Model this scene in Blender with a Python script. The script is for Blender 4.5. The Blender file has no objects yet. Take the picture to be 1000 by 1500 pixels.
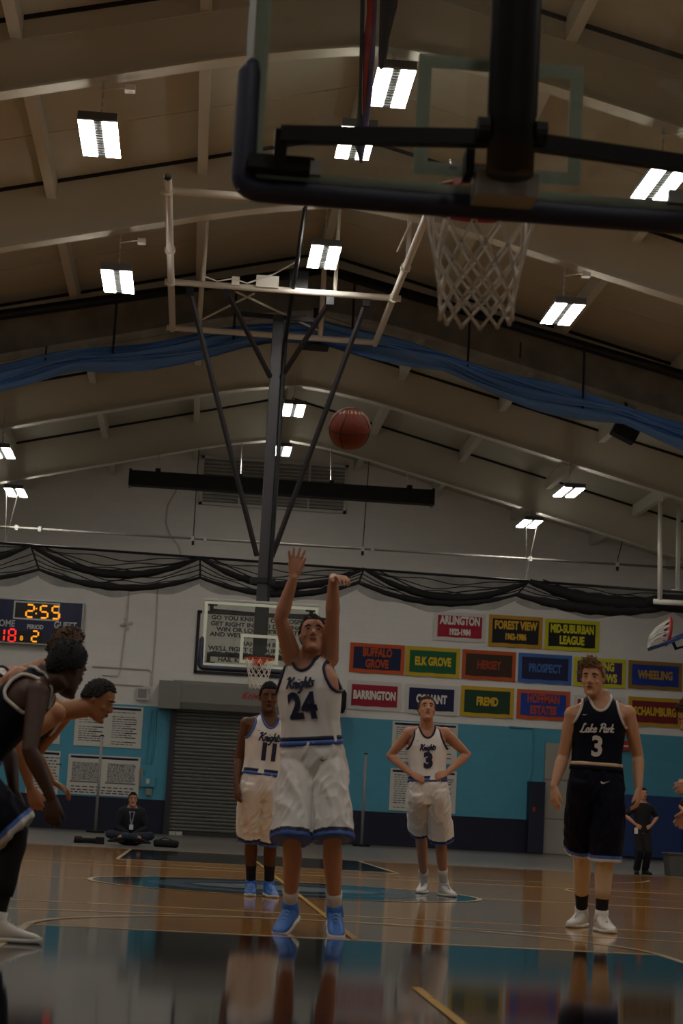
import bpy, bmesh, math, random
from mathutils import Vector, Matrix, noise

sc = bpy.context.scene
COL = sc.collection
rnd = random.Random(7)
V = Vector

# ---------------------------------------------------------------- camera
CX, CY, CZ = -0.96517, -6.46293, 0.70562
YAW, PIT, ROL, FPX = 0.0722867, 0.1601035, 0.0533830, 2753.09
CAMF = V((math.sin(YAW) * math.cos(PIT), math.cos(YAW) * math.cos(PIT), math.sin(PIT)))
_r0 = V((math.cos(YAW), -math.sin(YAW), 0)); _u0 = _r0.cross(CAMF)
CAMR = _r0 * math.cos(ROL) + _u0 * math.sin(ROL)
CAMU = -_r0 * math.sin(ROL) + _u0 * math.cos(ROL)
CAMC = V((CX, CY, CZ))
cd = bpy.data.cameras.new('camera'); cam = bpy.data.objects.new('camera', cd); COL.objects.link(cam)
m = Matrix((CAMR, CAMU, -CAMF)).transposed().to_4x4(); m.translation = CAMC
cam.matrix_world = m
cd.sensor_fit = 'VERTICAL'; cd.sensor_height = 36.0; cd.lens = 36.0 * FPX / 1500.0
cd.clip_start = 0.05; cd.clip_end = 200
cd.dof.use_dof = True; cd.dof.focus_distance = 20.0; cd.dof.aperture_fstop = 4.6
sc.camera = cam

# ---------------------------------------------------------------- world, exposure
w = bpy.data.worlds.new('world'); sc.world = w; w.use_nodes = True
w.node_tree.nodes['Background'].inputs[0].default_value = (0, 0, 0, 1)
w.node_tree.nodes['Background'].inputs[1].default_value = 0.0
sc.view_settings.view_transform = 'Standard'; sc.view_settings.look = 'None'
sc.view_settings.gamma = 1.0; sc.view_settings.use_curve_mapping = False
sc.view_settings.exposure = 0.2
LAMP_STRENGTH = 38.0
sc.cycles.max_bounces = 7; sc.cycles.diffuse_bounces = 4; sc.cycles.glossy_bounces = 3
sc.cycles.transparent_max_bounces = 16; sc.cycles.sample_clamp_indirect = 4.0
sc.cycles.use_light_tree = True

def at(px, py, Y):                      # photo pixel -> point on the plane at depth Y
    d = CAMF + CAMR * ((px - 500) / FPX) + CAMU * ((750 - py) / FPX)
    return CAMC + d * ((Y - CY) / d.y)
def atz(px, py, Z=0.0):
    d = CAMF + CAMR * ((px - 500) / FPX) + CAMU * ((750 - py) / FPX)
    return CAMC + d * ((Z - CZ) / d.z)

# ---------------------------------------------------------------- materials
def lin(c):
    return tuple((x / 12.92 if x <= 0.04045 else ((x + 0.055) / 1.055) ** 2.4) for x in c)
def hexc(h):
    h = h.lstrip('#'); return lin(tuple(int(h[i:i + 2], 16) / 255 for i in (0, 2, 4)))
MATS = {}
def mat(name, h, rough=0.6, metal=0.0, var=0.0, scale=8.0, bump=0.0, coat=0.0, spec=0.5, sheen=0.0, stretch=(1, 1, 1), emit=0.0):
    if name in MATS: return MATS[name]
    M = bpy.data.materials.new(name); M.use_nodes = True; nt = M.node_tree; b = nt.nodes['Principled BSDF']
    c = hexc(h) if isinstance(h, str) else h
    b.inputs['Base Color'].default_value = (*c, 1); b.inputs['Roughness'].default_value = rough
    b.inputs['Metallic'].default_value = metal; b.inputs['Specular IOR Level'].default_value = spec
    b.inputs['Coat Weight'].default_value = coat; b.inputs['Coat Roughness'].default_value = 0.06
    if sheen: b.inputs['Sheen Weight'].default_value = sheen
    if emit:
        b.inputs['Emission Color'].default_value = (*c, 1); b.inputs['Emission Strength'].default_value = emit
    if var or bump:
        tc = nt.nodes.new('ShaderNodeTexCoord'); mp = nt.nodes.new('ShaderNodeMapping'); mp.inputs['Scale'].default_value = stretch
        n = nt.nodes.new('ShaderNodeTexNoise'); n.inputs['Scale'].default_value = scale; n.inputs['Detail'].default_value = 4
        nt.links.new(tc.outputs['Object'], mp.inputs[0]); nt.links.new(mp.outputs[0], n.inputs['Vector'])
        if var:
            mx = nt.nodes.new('ShaderNodeMix'); mx.data_type = 'RGBA'
            mx.inputs[6].default_value = (*[x * (1 - var) for x in c], 1); mx.inputs[7].default_value = (*[min(1, x * (1 + var)) for x in c], 1)
            nt.links.new(n.outputs[0], mx.inputs[0]); nt.links.new(mx.outputs[2], b.inputs['Base Color'])
        if bump:
            bp = nt.nodes.new('ShaderNodeBump'); bp.inputs['Strength'].default_value = bump; bp.inputs['Distance'].default_value = 0.02
            nt.links.new(n.outputs[0], bp.inputs['Height']); nt.links.new(bp.outputs[0], b.inputs['Normal'])
    MATS[name] = M; return M

def brick_mat(name, h, rough=0.6, dark=0.94, bw=0.4, bh=0.2, axes='XZ', spec=0.4):
    M = bpy.data.materials.new(name); M.use_nodes = True; nt = M.node_tree; b = nt.nodes['Principled BSDF']
    c = hexc(h); b.inputs['Roughness'].default_value = rough; b.inputs['Specular IOR Level'].default_value = spec
    tc = nt.nodes.new('ShaderNodeTexCoord'); sp = nt.nodes.new('ShaderNodeSeparateXYZ'); cb = nt.nodes.new('ShaderNodeCombineXYZ')
    nt.links.new(tc.outputs['Object'], sp.inputs[0])
    nt.links.new(sp.outputs[axes[0]], cb.inputs[0]); nt.links.new(sp.outputs[axes[1]], cb.inputs[1])
    br = nt.nodes.new('ShaderNodeTexBrick'); br.inputs['Scale'].default_value = 1.0
    br.inputs['Brick Width'].default_value = bw; br.inputs['Row Height'].default_value = bh; br.inputs['Mortar Size'].default_value = 0.008
    br.inputs['Mortar Smooth'].default_value = 0.3
    br.inputs['Color1'].default_value = (*c, 1); br.inputs['Color2'].default_value = (*[x * 0.96 for x in c], 1)
    br.inputs['Mortar'].default_value = (*[x * dark for x in c], 1)
    nt.links.new(cb.outputs[0], br.inputs['Vector']); nt.links.new(br.outputs[0], b.inputs['Base Color'])
    bp = nt.nodes.new('ShaderNodeBump'); bp.inputs['Strength'].default_value = 0.25; bp.inputs['Distance'].default_value = 0.01; bp.invert = True
    nt.links.new(br.outputs['Fac'], bp.inputs['Height']); nt.links.new(bp.outputs[0], b.inputs['Normal'])
    MATS[name] = M; return M

def wood_mat():
    M = bpy.data.materials.new('maple_floor'); M.use_nodes = True; nt = M.node_tree; b = nt.nodes['Principled BSDF']
    tc = nt.nodes.new('ShaderNodeTexCoord'); sp = nt.nodes.new('ShaderNodeSeparateXYZ'); cb = nt.nodes.new('ShaderNodeCombineXYZ')
    nt.links.new(tc.outputs['Object'], sp.inputs[0]); nt.links.new(sp.outputs['Y'], cb.inputs[0]); nt.links.new(sp.outputs['X'], cb.inputs[1])
    br = nt.nodes.new('ShaderNodeTexBrick'); br.inputs['Scale'].default_value = 1
    br.inputs['Brick Width'].default_value = 1.4; br.inputs['Row Height'].default_value = 0.057; br.inputs['Mortar Size'].default_value = 0.0012
    br.inputs['Color1'].default_value = (*hexc('#bf883f'), 1); br.inputs['Color2'].default_value = (*hexc('#a8732f'), 1); br.inputs['Mortar'].default_value = (*hexc('#6d4520'), 1)
    nt.links.new(cb.outputs[0], br.inputs['Vector'])
    mp = nt.nodes.new('ShaderNodeMapping'); mp.inputs['Scale'].default_value = (18, 1.2, 1); n = nt.nodes.new('ShaderNodeTexNoise'); n.inputs['Scale'].default_value = 2; n.inputs['Detail'].default_value = 5
    nt.links.new(tc.outputs['Object'], mp.inputs[0]); nt.links.new(mp.outputs[0], n.inputs['Vector'])
    mx = nt.nodes.new('ShaderNodeMix'); mx.data_type = 'RGBA'; mx.blend_type = 'MULTIPLY'; mx.inputs[0].default_value = 0.35
    nt.links.new(br.outputs[0], mx.inputs[6]); nt.links.new(n.outputs[0], mx.inputs[7]); nt.links.new(mx.outputs[2], b.inputs['Base Color'])
    b.inputs['Roughness'].default_value = 0.09; b.inputs['Specular IOR Level'].default_value = 0.33
    MATS['maple_floor'] = M; return M

def glass_mat():
    M = bpy.data.materials.new('backboard_glass'); M.use_nodes = True; nt = M.node_tree; nt.nodes.clear()
    o = nt.nodes.new('ShaderNodeOutputMaterial'); t = nt.nodes.new('ShaderNodeBsdfTransparent'); g = nt.nodes.new('ShaderNodeBsdfGlossy'); d = nt.nodes.new('ShaderNodeBsdfDiffuse')
    t.inputs[0].default_value = (0.93, 0.95, 0.93, 1); g.inputs['Roughness'].default_value = 0.03; d.inputs[0].default_value = (0.5, 0.52, 0.5, 1)
    fr = nt.nodes.new('ShaderNodeFresnel'); fr.inputs[0].default_value = 1.45
    mx = nt.nodes.new('ShaderNodeMixShader'); nt.links.new(fr.outputs[0], mx.inputs[0]); nt.links.new(t.outputs[0], mx.inputs[1]); nt.links.new(g.outputs[0], mx.inputs[2])
    tc = nt.nodes.new('ShaderNodeTexCoord'); n = nt.nodes.new('ShaderNodeTexNoise'); n.inputs['Scale'].default_value = 9; n.inputs['Detail'].default_value = 3
    rp = nt.nodes.new('ShaderNodeValToRGB'); rp.color_ramp.elements[0].position = 0.6; rp.color_ramp.elements[1].position = 0.78
    rp.color_ramp.elements[0].color = (0.02, 0.02, 0.02, 1); rp.color_ramp.elements[1].color = (0.16, 0.16, 0.16, 1)
    nt.links.new(tc.outputs['Object'], n.inputs['Vector']); nt.links.new(n.outputs[0], rp.inputs[0])
    m2 = nt.nodes.new('ShaderNodeMixShader'); nt.links.new(rp.outputs[0], m2.inputs[0]); nt.links.new(mx.outputs[0], m2.inputs[1]); nt.links.new(d.outputs[0], m2.inputs[2])
    nt.links.new(m2.outputs[0], o.inputs[0]); MATS['glass'] = M; return M

def gauze_mat(name, h, alpha):
    M = bpy.data.materials.new(name); M.use_nodes = True; nt = M.node_tree; b = nt.nodes['Principled BSDF']; o = nt.nodes['Material Output']
    b.inputs['Base Color'].default_value = (*hexc(h), 1); b.inputs['Roughness'].default_value = 0.8
    t = nt.nodes.new('ShaderNodeBsdfTransparent'); mx = nt.nodes.new('ShaderNodeMixShader'); mx.inputs[0].default_value = alpha
    tc = nt.nodes.new('ShaderNodeTexCoord'); n = nt.nodes.new('ShaderNodeTexNoise'); n.inputs['Scale'].default_value = 2.2; n.inputs['Detail'].default_value = 3
    mr = nt.nodes.new('ShaderNodeMapRange'); mr.inputs[1].default_value = 0.3; mr.inputs[2].default_value = 0.7; mr.inputs[3].default_value = alpha * 0.75; mr.inputs[4].default_value = min(1, alpha * 1.25)
    nt.links.new(tc.outputs['Object'], n.inputs['Vector']); nt.links.new(n.outputs[0], mr.inputs[0]); nt.links.new(mr.outputs[0], mx.inputs[0])
    nt.links.new(t.outputs[0], mx.inputs[1]); nt.links.new(b.outputs[0], mx.inputs[2]); nt.links.new(mx.outputs[0], o.inputs[0])
    MATS[name] = M; return M

def lamp_mat():
    M = bpy.data.materials.new('lamp_diffuser'); M.use_nodes = True; nt = M.node_tree; nt.nodes.clear()
    o = nt.nodes.new('ShaderNodeOutputMaterial'); e = nt.nodes.new('ShaderNodeEmission'); e.inputs[0].default_value = (1, 0.955, 0.88, 1); e.inputs[1].default_value = LAMP_STRENGTH
    nt.links.new(e.outputs[0], o.inputs[0]); MATS['lamp'] = M; return M

brick_mat('wall_white', '#e4e0da'); brick_mat('wall_turq', '#4f9cb6', 0.45); brick_mat('wall_navy', '#10152f', 0.5)
brick_mat('side_wall', '#b9b4ac', axes='YZ')
wood_mat(); glass_mat(); lamp_mat()
gauze_mat('black_net', '#0b0b0c', 0.46); gauze_mat('grey_mesh', '#3b342a', 0.5)
mat('ceiling', '#b3ae9c', 0.75, var=0.06, scale=1.2, stretch=(0.3, 3, 1)); mat('steel_cream', '#c2bdad', 0.5, var=0.05, scale=3)
mat('seam', '#14100c', 0.8)  # near-black shade colour for the gap above the frame webs
mat('grey_floor', '#6a645e', 0.3, var=0.1, scale=1.5)
mat('court_navy', '#0e1018', 0.06, spec=0.4); mat('court_teal', '#1d4a63', 0.14); mat('court_line', '#c9b48c', 0.18); mat('court_yellow', '#c8961e', 0.2); mat('court_grey', '#5d7280', 0.15)
mat('white_pipe', '#d9d4c8', 0.4); mat('black_steel', '#101013', 0.4, spec=0.3); mat('grey_steel', '#2c2a2e', 0.42, metal=0.2)
mat('black_matte', '#0c0c0e', 0.8); mat('pad_navy', '#141a33', 0.55); mat('board_print', '#c9d2c0', 0.5); mat('rim_orange', '#c2410f', 0.4); mat('rim_red', '#a51a12', 0.4)
mat('net_white', '#d8d2c8', 0.8); mat('alu', '#a9aaa8', 0.35, metal=0.8); mat('lamp_grey', '#55565a', 0.5); mat('steel_bright', '#c8c8c4', 0.3, metal=0.6)
mat('curtain_blue', '#4e7cba', 0.45, var=0.1, scale=3)
mat('door_grey', '#66645f', 0.5, metal=0.2); mat('hood_grey', '#807c76', 0.5); mat('door_frame', '#2b2a2a', 0.5)
mat('panel_white', '#cfcbc0', 0.55); mat('ink', '#15151a', 0.6); mat('ink_navy', '#1a2148', 0.6); mat('ink_grey', '#6d6d70', 0.6); mat('ink_red', '#b02222', 0.6)
mat('score_blue', '#101a4a', 0.4); mat('score_black', '#050506', 0.4); mat('score_white', '#cfcfcf', 0.5)
mat('led_amber', (1.0, 0.33, 0.01), 0.5, emit=1.0); mat('led_red', (1.0, 0.025, 0.02), 0.5, emit=0.9)
mat('door_beige', '#a59f93', 0.5, var=0.04); mat('pad_blue', '#17386f', 0.5); mat('box_grey', '#8a8782', 0.6); mat('turq_paint', '#4597ab', 0.45)
mat('conduit', '#c4bfb8', 0.5); mat('rail_grey', '#8b867e', 0.45); mat('louvre', '#c9c8c2', 0.45)

# ---------------------------------------------------------------- mesh helpers
class MB:
    def __init__(s): s.v = []; s.f = []; s.mi = []; s.cur = 0
    def add(s, vs, fs):
        o = len(s.v); s.v += [tuple(x) for x in vs]
        for f in fs: s.f.append(tuple(i + o for i in f)); s.mi.append(s.cur)
        return s
    def box(s, a, b):
        x0, y0, z0 = [min(a[i], b[i]) for i in range(3)]; x1, y1, z1 = [max(a[i], b[i]) for i in range(3)]
        return s.add([(x0, y0, z0), (x1, y0, z0), (x1, y1, z0), (x0, y1, z0), (x0, y0, z1), (x1, y0, z1), (x1, y1, z1), (x0, y1, z1)],
                     [(0, 3, 2, 1), (4, 5, 6, 7), (0, 1, 5, 4), (1, 2, 6, 5), (2, 3, 7, 6), (3, 0, 4, 7)])
    def obox(s, c, X, Y, Z):            # centre and three half-axis vectors
        c, X, Y, Z = V(c), V(X), V(Y), V(Z)
        if X.cross(Y).dot(Z) < 0: Z = -Z
        return s.add([c - X - Y - Z, c + X - Y - Z, c + X + Y - Z, c - X + Y - Z, c - X - Y + Z, c + X - Y + Z, c + X + Y + Z, c - X + Y + Z],
                     [(0, 3, 2, 1), (4, 5, 6, 7), (0, 1, 5, 4), (1, 2, 6, 5), (2, 3, 7, 6), (3, 0, 4, 7)])
    def bar(s, p, q, w, h, up=(0, 0, 1)):
        p, q = V(p), V(q); d = (q - p); L = d.length; d.normalize(); up = V(up)
        if abs(d.dot(up)) > 0.99: up = V((0, 1, 0))
        sd = d.cross(up).normalized(); u = sd.cross(d)
        return s.obox((p + q) / 2, d * (L / 2), sd * (w / 2), u * (h / 2))
    def loft(s, rings, cap=True, closed=True):
        n = len(rings[0]); vs = []; fs = []
        for r in rings: vs += [tuple(x) for x in r]
        for i in range(len(rings) - 1):
            for j in range(n if closed else n - 1):
                k = (j + 1) % n; fs.append((i * n + j, i * n + k, (i + 1) * n + k, (i + 1) * n + j))
        if cap: fs.append(tuple(range(n))[::-1]); fs.append(tuple((len(rings) - 1) * n + j for j in range(n)))
        return s.add(vs, fs)
    def tube(s, pts, r, n=8, cap=True, flat=1.0, up=None):
        pts = [V(p) for p in pts]; rs = r if isinstance(r, (list, tuple)) else [r] * len(pts)
        rings = []; prev = None
        for i, p in enumerate(pts):
            d = (pts[min(i + 1, len(pts) - 1)] - pts[max(i - 1, 0)])
            if d.length < 1e-9: d = V((0, 0, 1))
            d.normalize()
            if prev is None:
                u = V(up) if up is not None else (V((0, 0, 1)) if abs(d.z) < 0.9 else V((0, 1, 0)))
                a = d.cross(u).normalized()
            else:
                a = (prev - d * prev.dot(d)).normalized()
            prev = a; b = a.cross(d)
            rings.append([p + a * (math.cos(t) * rs[i]) + b * (math.sin(t) * rs[i] * flat) for t in [2 * math.pi * k / n for k in range(n)]])
        return s.loft(rings, cap)
    def ring(s, c, R, r, n=32, m=8, axis='Z'):
        vs = []; fs = []
        for i in range(n):
            a = 2 * math.pi * i / n
            for j in range(m):
                b = 2 * math.pi * j / m; x = (R + r * math.cos(b)) * math.cos(a); y = (R + r * math.cos(b)) * math.sin(a); z = r * math.sin(b)
                vs.append((c[0] + x, c[1] + y, c[2] + z))
                fs.append((i * m + j, ((i + 1) % n) * m + j, ((i + 1) % n) * m + (j + 1) % m, i * m + (j + 1) % m))
        return s.add(vs, fs)
    def ell(s, c, ax, n=12, m=8):       # ellipsoid, ax = three half-axis vectors
        c = V(c); X, Y, Z = [V(a) for a in ax]; vs = [c - Z]; fs = []
        for i in range(1, m):
            t = -math.pi / 2 + math.pi * i / m
            for j in range(n):
                a = 2 * math.pi * j / n; vs.append(c + (X * math.cos(a) + Y * math.sin(a)) * math.cos(t) + Z * math.sin(t))
        vs.append(c + Z)
        for j in range(n): fs.append((0, 1 + (j + 1) % n, 1 + j))
        for i in range(m - 2):
            for j in range(n): a = 1 + i * n + j; b = 1 + i * n + (j + 1) % n; fs.append((a, b, b + n, a + n))
        k = 1 + (m - 2) * n
        for j in range(n): fs.append((k + j, k + (j + 1) % n, len(vs) - 1))
        return s.add(vs, fs)
    def prism(s, poly, o, X, Z, N, t):  # 2-D outline (list of (a,b)) in plane o + aX + bZ, extruded by t along N
        o, X, Z, N = V(o), V(X), V(Z), V(N); n = len(poly)
        A = [o + X * a + Z * b for a, b in poly]; B = [p + N * t for p in A]
        return s.add(A + B, [tuple(range(n)), tuple(range(2 * n - 1, n - 1, -1))] + [(i, i + n, (i + 1) % n + n, (i + 1) % n) for i in range(n)])
    def mesh(s, name):
        me = bpy.data.meshes.new(name); me.from_pydata([tuple(v) for v in s.v], [], s.f); me.update()
        return me
    def build(s, name, material, parent=None, smooth=False, fix=True, local=True):
        if parent is not None and local:
            o = ROOTLOC.get(parent.name, V((0, 0, 0)))
            s.v = [(v[0] - o.x, v[1] - o.y, v[2] - o.z) for v in s.v]
        me = s.mesh(name)
        if fix:
            bm = bmesh.new(); bm.from_mesh(me); bmesh.ops.recalc_face_normals(bm, faces=bm.faces); bm.to_mesh(me); bm.free()
        for mm in (material if isinstance(material, (list, tuple)) else [material]): me.materials.append(MATS[mm])
        if any(s.mi): me.polygons.foreach_set('material_index', s.mi)
        if smooth: me.polygons.foreach_set('use_smooth', [True] * len(me.polygons))
        ob = bpy.data.objects.new(name, me); COL.objects.link(ob)
        if parent is not None:
            ob.parent = parent; ROOTLOC[ob.name] = ROOTLOC.get(parent.name, V((0, 0, 0)))
        return ob
ROOTLOC = {}
def tag(o, label=None, cat=None, group=None, kind=None):
    if label: o['label'] = label
    if cat: o['category'] = cat
    if group: o['group'] = group
    if kind: o['kind'] = kind
    return o
def thing(name, label, cat, loc=(0, 0, 0), group=None, kind=None):
    o = bpy.data.objects.new(name, None); COL.objects.link(o); o.location = loc; o.empty_display_size = 0.2
    ROOTLOC[o.name] = V(loc); return tag(o, label, cat, group, kind)
def copy_tree(o, parent=None):
    c = o.copy(); COL.objects.link(c); c.parent = parent
    for ch in [x for x in o.children]: copy_tree(ch, c)
    return c

# lettering with the built-in font -> list of (verts2d, faces)
_tc = {}
def text2d(s, size=1.0, bold=0.0, shear=0.0, xs=1.0, align='CENTER', space=1.0, line=1.0):
    key = (s, size, bold, shear, xs, align, space, line)
    if key in _tc: return _tc[key]
    cu = bpy.data.curves.new('t', 'FONT'); cu.body = s; cu.size = size; cu.offset = bold; cu.shear = shear; cu.align_x = align; cu.align_y = 'CENTER'
    cu.space_character = space; cu.space_line = line; cu.resolution_u = 3; cu.fill_mode = 'FRONT'
    ob = bpy.data.objects.new('t', cu); COL.objects.link(ob)
    dg = bpy.context.evaluated_depsgraph_get(); dg.update(); me = bpy.data.meshes.new_from_object(ob.evaluated_get(dg))
    r = ([(v.co.x * xs, v.co.y) for v in me.vertices], [tuple(p.vertices) for p in me.polygons])
    bpy.data.objects.remove(ob); bpy.data.curves.remove(cu); bpy.data.meshes.remove(me)
    _tc[key] = r; return r
def letters(mb, s, o, X, Z, **k):
    vs, fs = text2d(s, **k); o, X, Z = V(o), V(X), V(Z)
    return mb.add([o + X * a + Z * b for a, b in vs], fs)
UX, UY, UZ = V((1, 0, 0)), V((0, 1, 0)), V((0, 0, 1))

# ================================================================ THE HALL
YW = 43.0; RX = 0.8; SLOPE = 0.247; HALF = 16.3; RIDGE = 10.65; YF = -14.0
def roof(x): return RIDGE - SLOPE * abs(x - RX)
XL, XR = RX - HALF, RX + HALF
FRAMES = [-3.7, 2.3, 8.3, 14.3, 20.04, 26.04, 32.1, 38.0]

floor = MB().box((XL, YF, -0.15), (XR, YW, 0)).build('floor', 'grey_floor'); tag(floor, 'grey sports hall floor around the wooden court', 'floor', kind='structure')
def flat(poly, z, name, m, parent=floor):
    return MB().prism(poly, (0, 0, z - 0.0015), UX, UY, UZ, 0.0015).build(name, m, parent)
flat([(-9, -3.2), (9, -3.2), (9, 24.75), (-9, 24.75)], 0.002, 'hardwood_court', 'maple_floor')
def rect(x0, y0, x1, y1): return [(x0, y0), (x1, y0), (x1, y1), (x0, y1)]
LW = 0.05
for k, (y0, y1) in enumerate(((-1.22, 4.57), (18.6, 24.38))):
    flat(rect(-1.83, y0, 1.83, y1), 0.004, 'painted_key', 'court_navy')
def arcline(cx, cy, r, a0, a1, wd, z, name, m, n=48):
    mb = MB(); pts = [(math.radians(a0 + (a1 - a0) * i / n)) for i in range(n + 1)]
    vs = []; fs = []
    for i, a in enumerate(pts):
        for rr in (r - wd / 2, r + wd / 2): vs.append((cx + rr * math.cos(a), cy + rr * math.sin(a), z))
        if i: fs.append((2 * i - 2, 2 * i - 1, 2 * i + 1, 2 * i))
    return mb.add(vs, fs).build(name, m, floor)
def disc(cx, cy, r, z, name, m, sx=1.0, n=64):
    return flat([(cx + r * sx * math.cos(2 * math.pi * i / n), cy + r * math.sin(2 * math.pi * i / n)) for i in range(n)], z, name, m)
for y in (4.57, 18.6): flat(rect(-1.83, y - LW / 2, 1.83, y + LW / 2), 0.006, 'free_throw_line', 'court_line')
for sx in (-1, 1):
    flat(rect(sx * 1.83 - LW / 2, -1.22, sx * 1.83 + LW / 2, 4.57), 0.006, 'lane_line', 'court_line')
    flat(rect(sx * 1.83 - LW / 2, 18.6, sx * 1.83 + LW / 2, 24.38), 0.006, 'lane_line', 'court_line')
arcline(0, 4.57, 1.83, 0, 180, LW, 0.0065, 'free_throw_circle', 'court_line')
arcline(0, 18.6, 1.83, 180, 360, LW, 0.0065, 'free_throw_circle', 'court_line')
arcline(0, 0.38, 6.05, 12, 168, LW, 0.0055, 'three_point_line', 'court_line', 64)
arcline(0, 22.78, 6.05, 192, 348, LW, 0.0055, 'three_point_line', 'court_line', 64)
disc(0, 11.58, 1.83, 0.004, 'centre_circle_logo', 'court_navy')
disc(0, 11.58, 1.3, 0.0052, 'centre_circle_logo', 'court_teal'); disc(0, 11.58, 0.95, 0.0062, 'centre_circle_logo', 'court_navy')
disc(0, 11.58, 0.55, 0.0072, 'centre_circle_logo', 'court_grey', 1.6)
arcline(0, 11.58, 1.83, 0, 360, LW, 0.0058, 'centre_circle_line', 'court_line', 72)
for xa, xb in ((-9, -1.83), (1.83, 9)): flat(rect(xa, 11.555, xb, 11.605), 0.005, 'centre_line', 'court_line')
flat(rect(0.03, 4.62, 0.07, 24.6), 0.0085, 'yellow_line', 'court_yellow'); flat(rect(0.025, -3, 0.065, 1.65), 0.0085, 'yellow_line', 'court_yellow')
for y in (-1.22, 24.38): flat(rect(-7.6, y - LW / 2, 7.6, y + LW / 2), 0.0056, 'end_line', 'court_line')
for x in (-7.6, 7.6): flat(rect(x - LW / 2, -1.22, x + LW / 2, 24.38), 0.0053, 'side_line', 'court_line')
for y in (7.2, 15.9): flat(rect(-9, y - 0.02, 9, y + 0.02), 0.0049, 'cross_court_line', 'court_line')
for x in (-4.6, 5.2): arcline(x, 15.0, 1.8, 0, 360, 0.04, 0.0047, 'cross_court_circle', 'court_line')

prof = [(XL, 0), (XR, 0), (XR, roof(XR)), (RX, RIDGE), (XL, roof(XL))]
wall_back = MB().prism(prof, (0, YW, 0), UX, UZ, UY, 0.3).build('wall_back', 'wall_white'); tag(wall_back, 'painted block end wall, white over turquoise over navy', 'wall', kind='structure')
ZN, ZT = 0.865, 3.27
MB().box((XL, YW - 0.012, ZN), (XR, YW + 0.01, ZT)).build('turquoise_band', 'wall_turq', wall_back)
MB().box((XL, YW - 0.014, 0), (XR, YW + 0.01, ZN)).build('navy_band', 'wall_navy', wall_back)
wall_front = MB().prism(prof, (0, YF - 0.3, 0), UX, UZ, UY, 0.3).build('wall_front', 'wall_white'); tag(wall_front, 'white block end wall behind the near hoop', 'wall', kind='structure')
for nm, x, sg in (('wall_left', XL, -1), ('wall_right', XR, 1)):
    o = MB().box((x, YF, 0), (x + sg * 0.3, YW, roof(x))).build(nm, 'side_wall'); tag(o, 'white block side wall under the eaves', 'wall', kind='structure')
cm = MB()
for x0, x1 in ((XL - 0.3, RX), (RX, XR + 0.3)):
    cm.prism([(x0, roof(x0)), (x1, roof(x1)), (x1, roof(x1) + 0.12), (x0, roof(x0) + 0.12)], (0, YF - 0.3, 0), UX, UZ, UY, YW - YF + 0.6)
ceiling = cm.build('ceiling', 'ceiling'); tag(ceiling, 'tan insulated pitched ceiling', 'ceiling', kind='structure')
# purlins: one piece for each bay
PX = [RX + 2.15 * k for k in range(-5, 6)]
ys = [YF] + FRAMES + [YW]
for i in range(len(ys) - 1):
    for x in PX:
        zt = roof(x); MB().box((x - 0.07, ys[i], zt - 0.27), (x + 0.07, ys[i + 1], zt + 0.01)).build('purlin', 'steel_cream', ceiling)
for i in range(3, len(ys) - 1):         # insulation seams between the purlins
    for f in (0.33, 0.66):
        y = ys[i] + (ys[i + 1] - ys[i]) * f
        for sg in (-1, 1):
            a, b = V((RX, y, RIDGE - 0.006)), V((RX + sg * HALF, y, roof(RX + HALF) - 0.006))
            MB().bar(a, b, 0.015, 0.012).build('ceiling_seam', 'ceiling', ceiling)

# rigid roof frames
def flange_z(x):
    a = abs(x - RX); z = 9.74 - SLOPE * a
    return z - 0.16 * max(0, 1 - a / 2.2) ** 2
def roof_frame(y, k):
    t = thing('roof_frame', 'cream steel roof frame spanning the hall', 'roof beam', (RX, y, 0), 'roof frames')
    xs = [XL + 0.02 + (2 * HALF - 0.04) * i / 64 for i in range(65)]
    web = [(x, flange_z(x)) for x in xs] + [(x, roof(x) - 0.002) for x in (XR - 0.02, RX, XL + 0.02)]
    MB().prism(web, (0, y - 0.012, 0), UX, UZ, UY, 0.024).build('web', 'steel_cream', t)
    mb = MB(); rings = [[(x, y - 0.13, flange_z(x)), (x, y + 0.13, flange_z(x)), (x, y + 0.13, flange_z(x) - 0.025), (x, y - 0.13, flange_z(x) - 0.025)] for x in xs]
    mb.loft(rings).build('bottom_flange', 'steel_cream', t)
    for sg in (-1, 1):                  # dark bar painting in the shade of the gap between web and roof
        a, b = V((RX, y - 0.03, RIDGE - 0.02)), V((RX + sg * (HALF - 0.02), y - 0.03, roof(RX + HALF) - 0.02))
        MB().bar(a, b, 0.05, 0.05).build('top_gap_shade', 'seam', t)
        a, b = V((RX, y - 0.02, RIDGE - 0.28)), V((RX + sg * (HALF - 0.02), y - 0.02, roof(RX + HALF) - 0.28))
        if k == 3: MB().bar(a, b, 0.03, 0.02).build('conduit', 'steel_cream', t)
        x = RX + sg * (HALF - 0.17); MB().box((x - 0.14, y - 0.13, 0), (x + 0.14, y + 0.13, flange_z(x) + 0.02)).build('column', 'steel_cream', t)
    return t
for k, y in enumerate(FRAMES): roof_frame(y, k)

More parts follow.
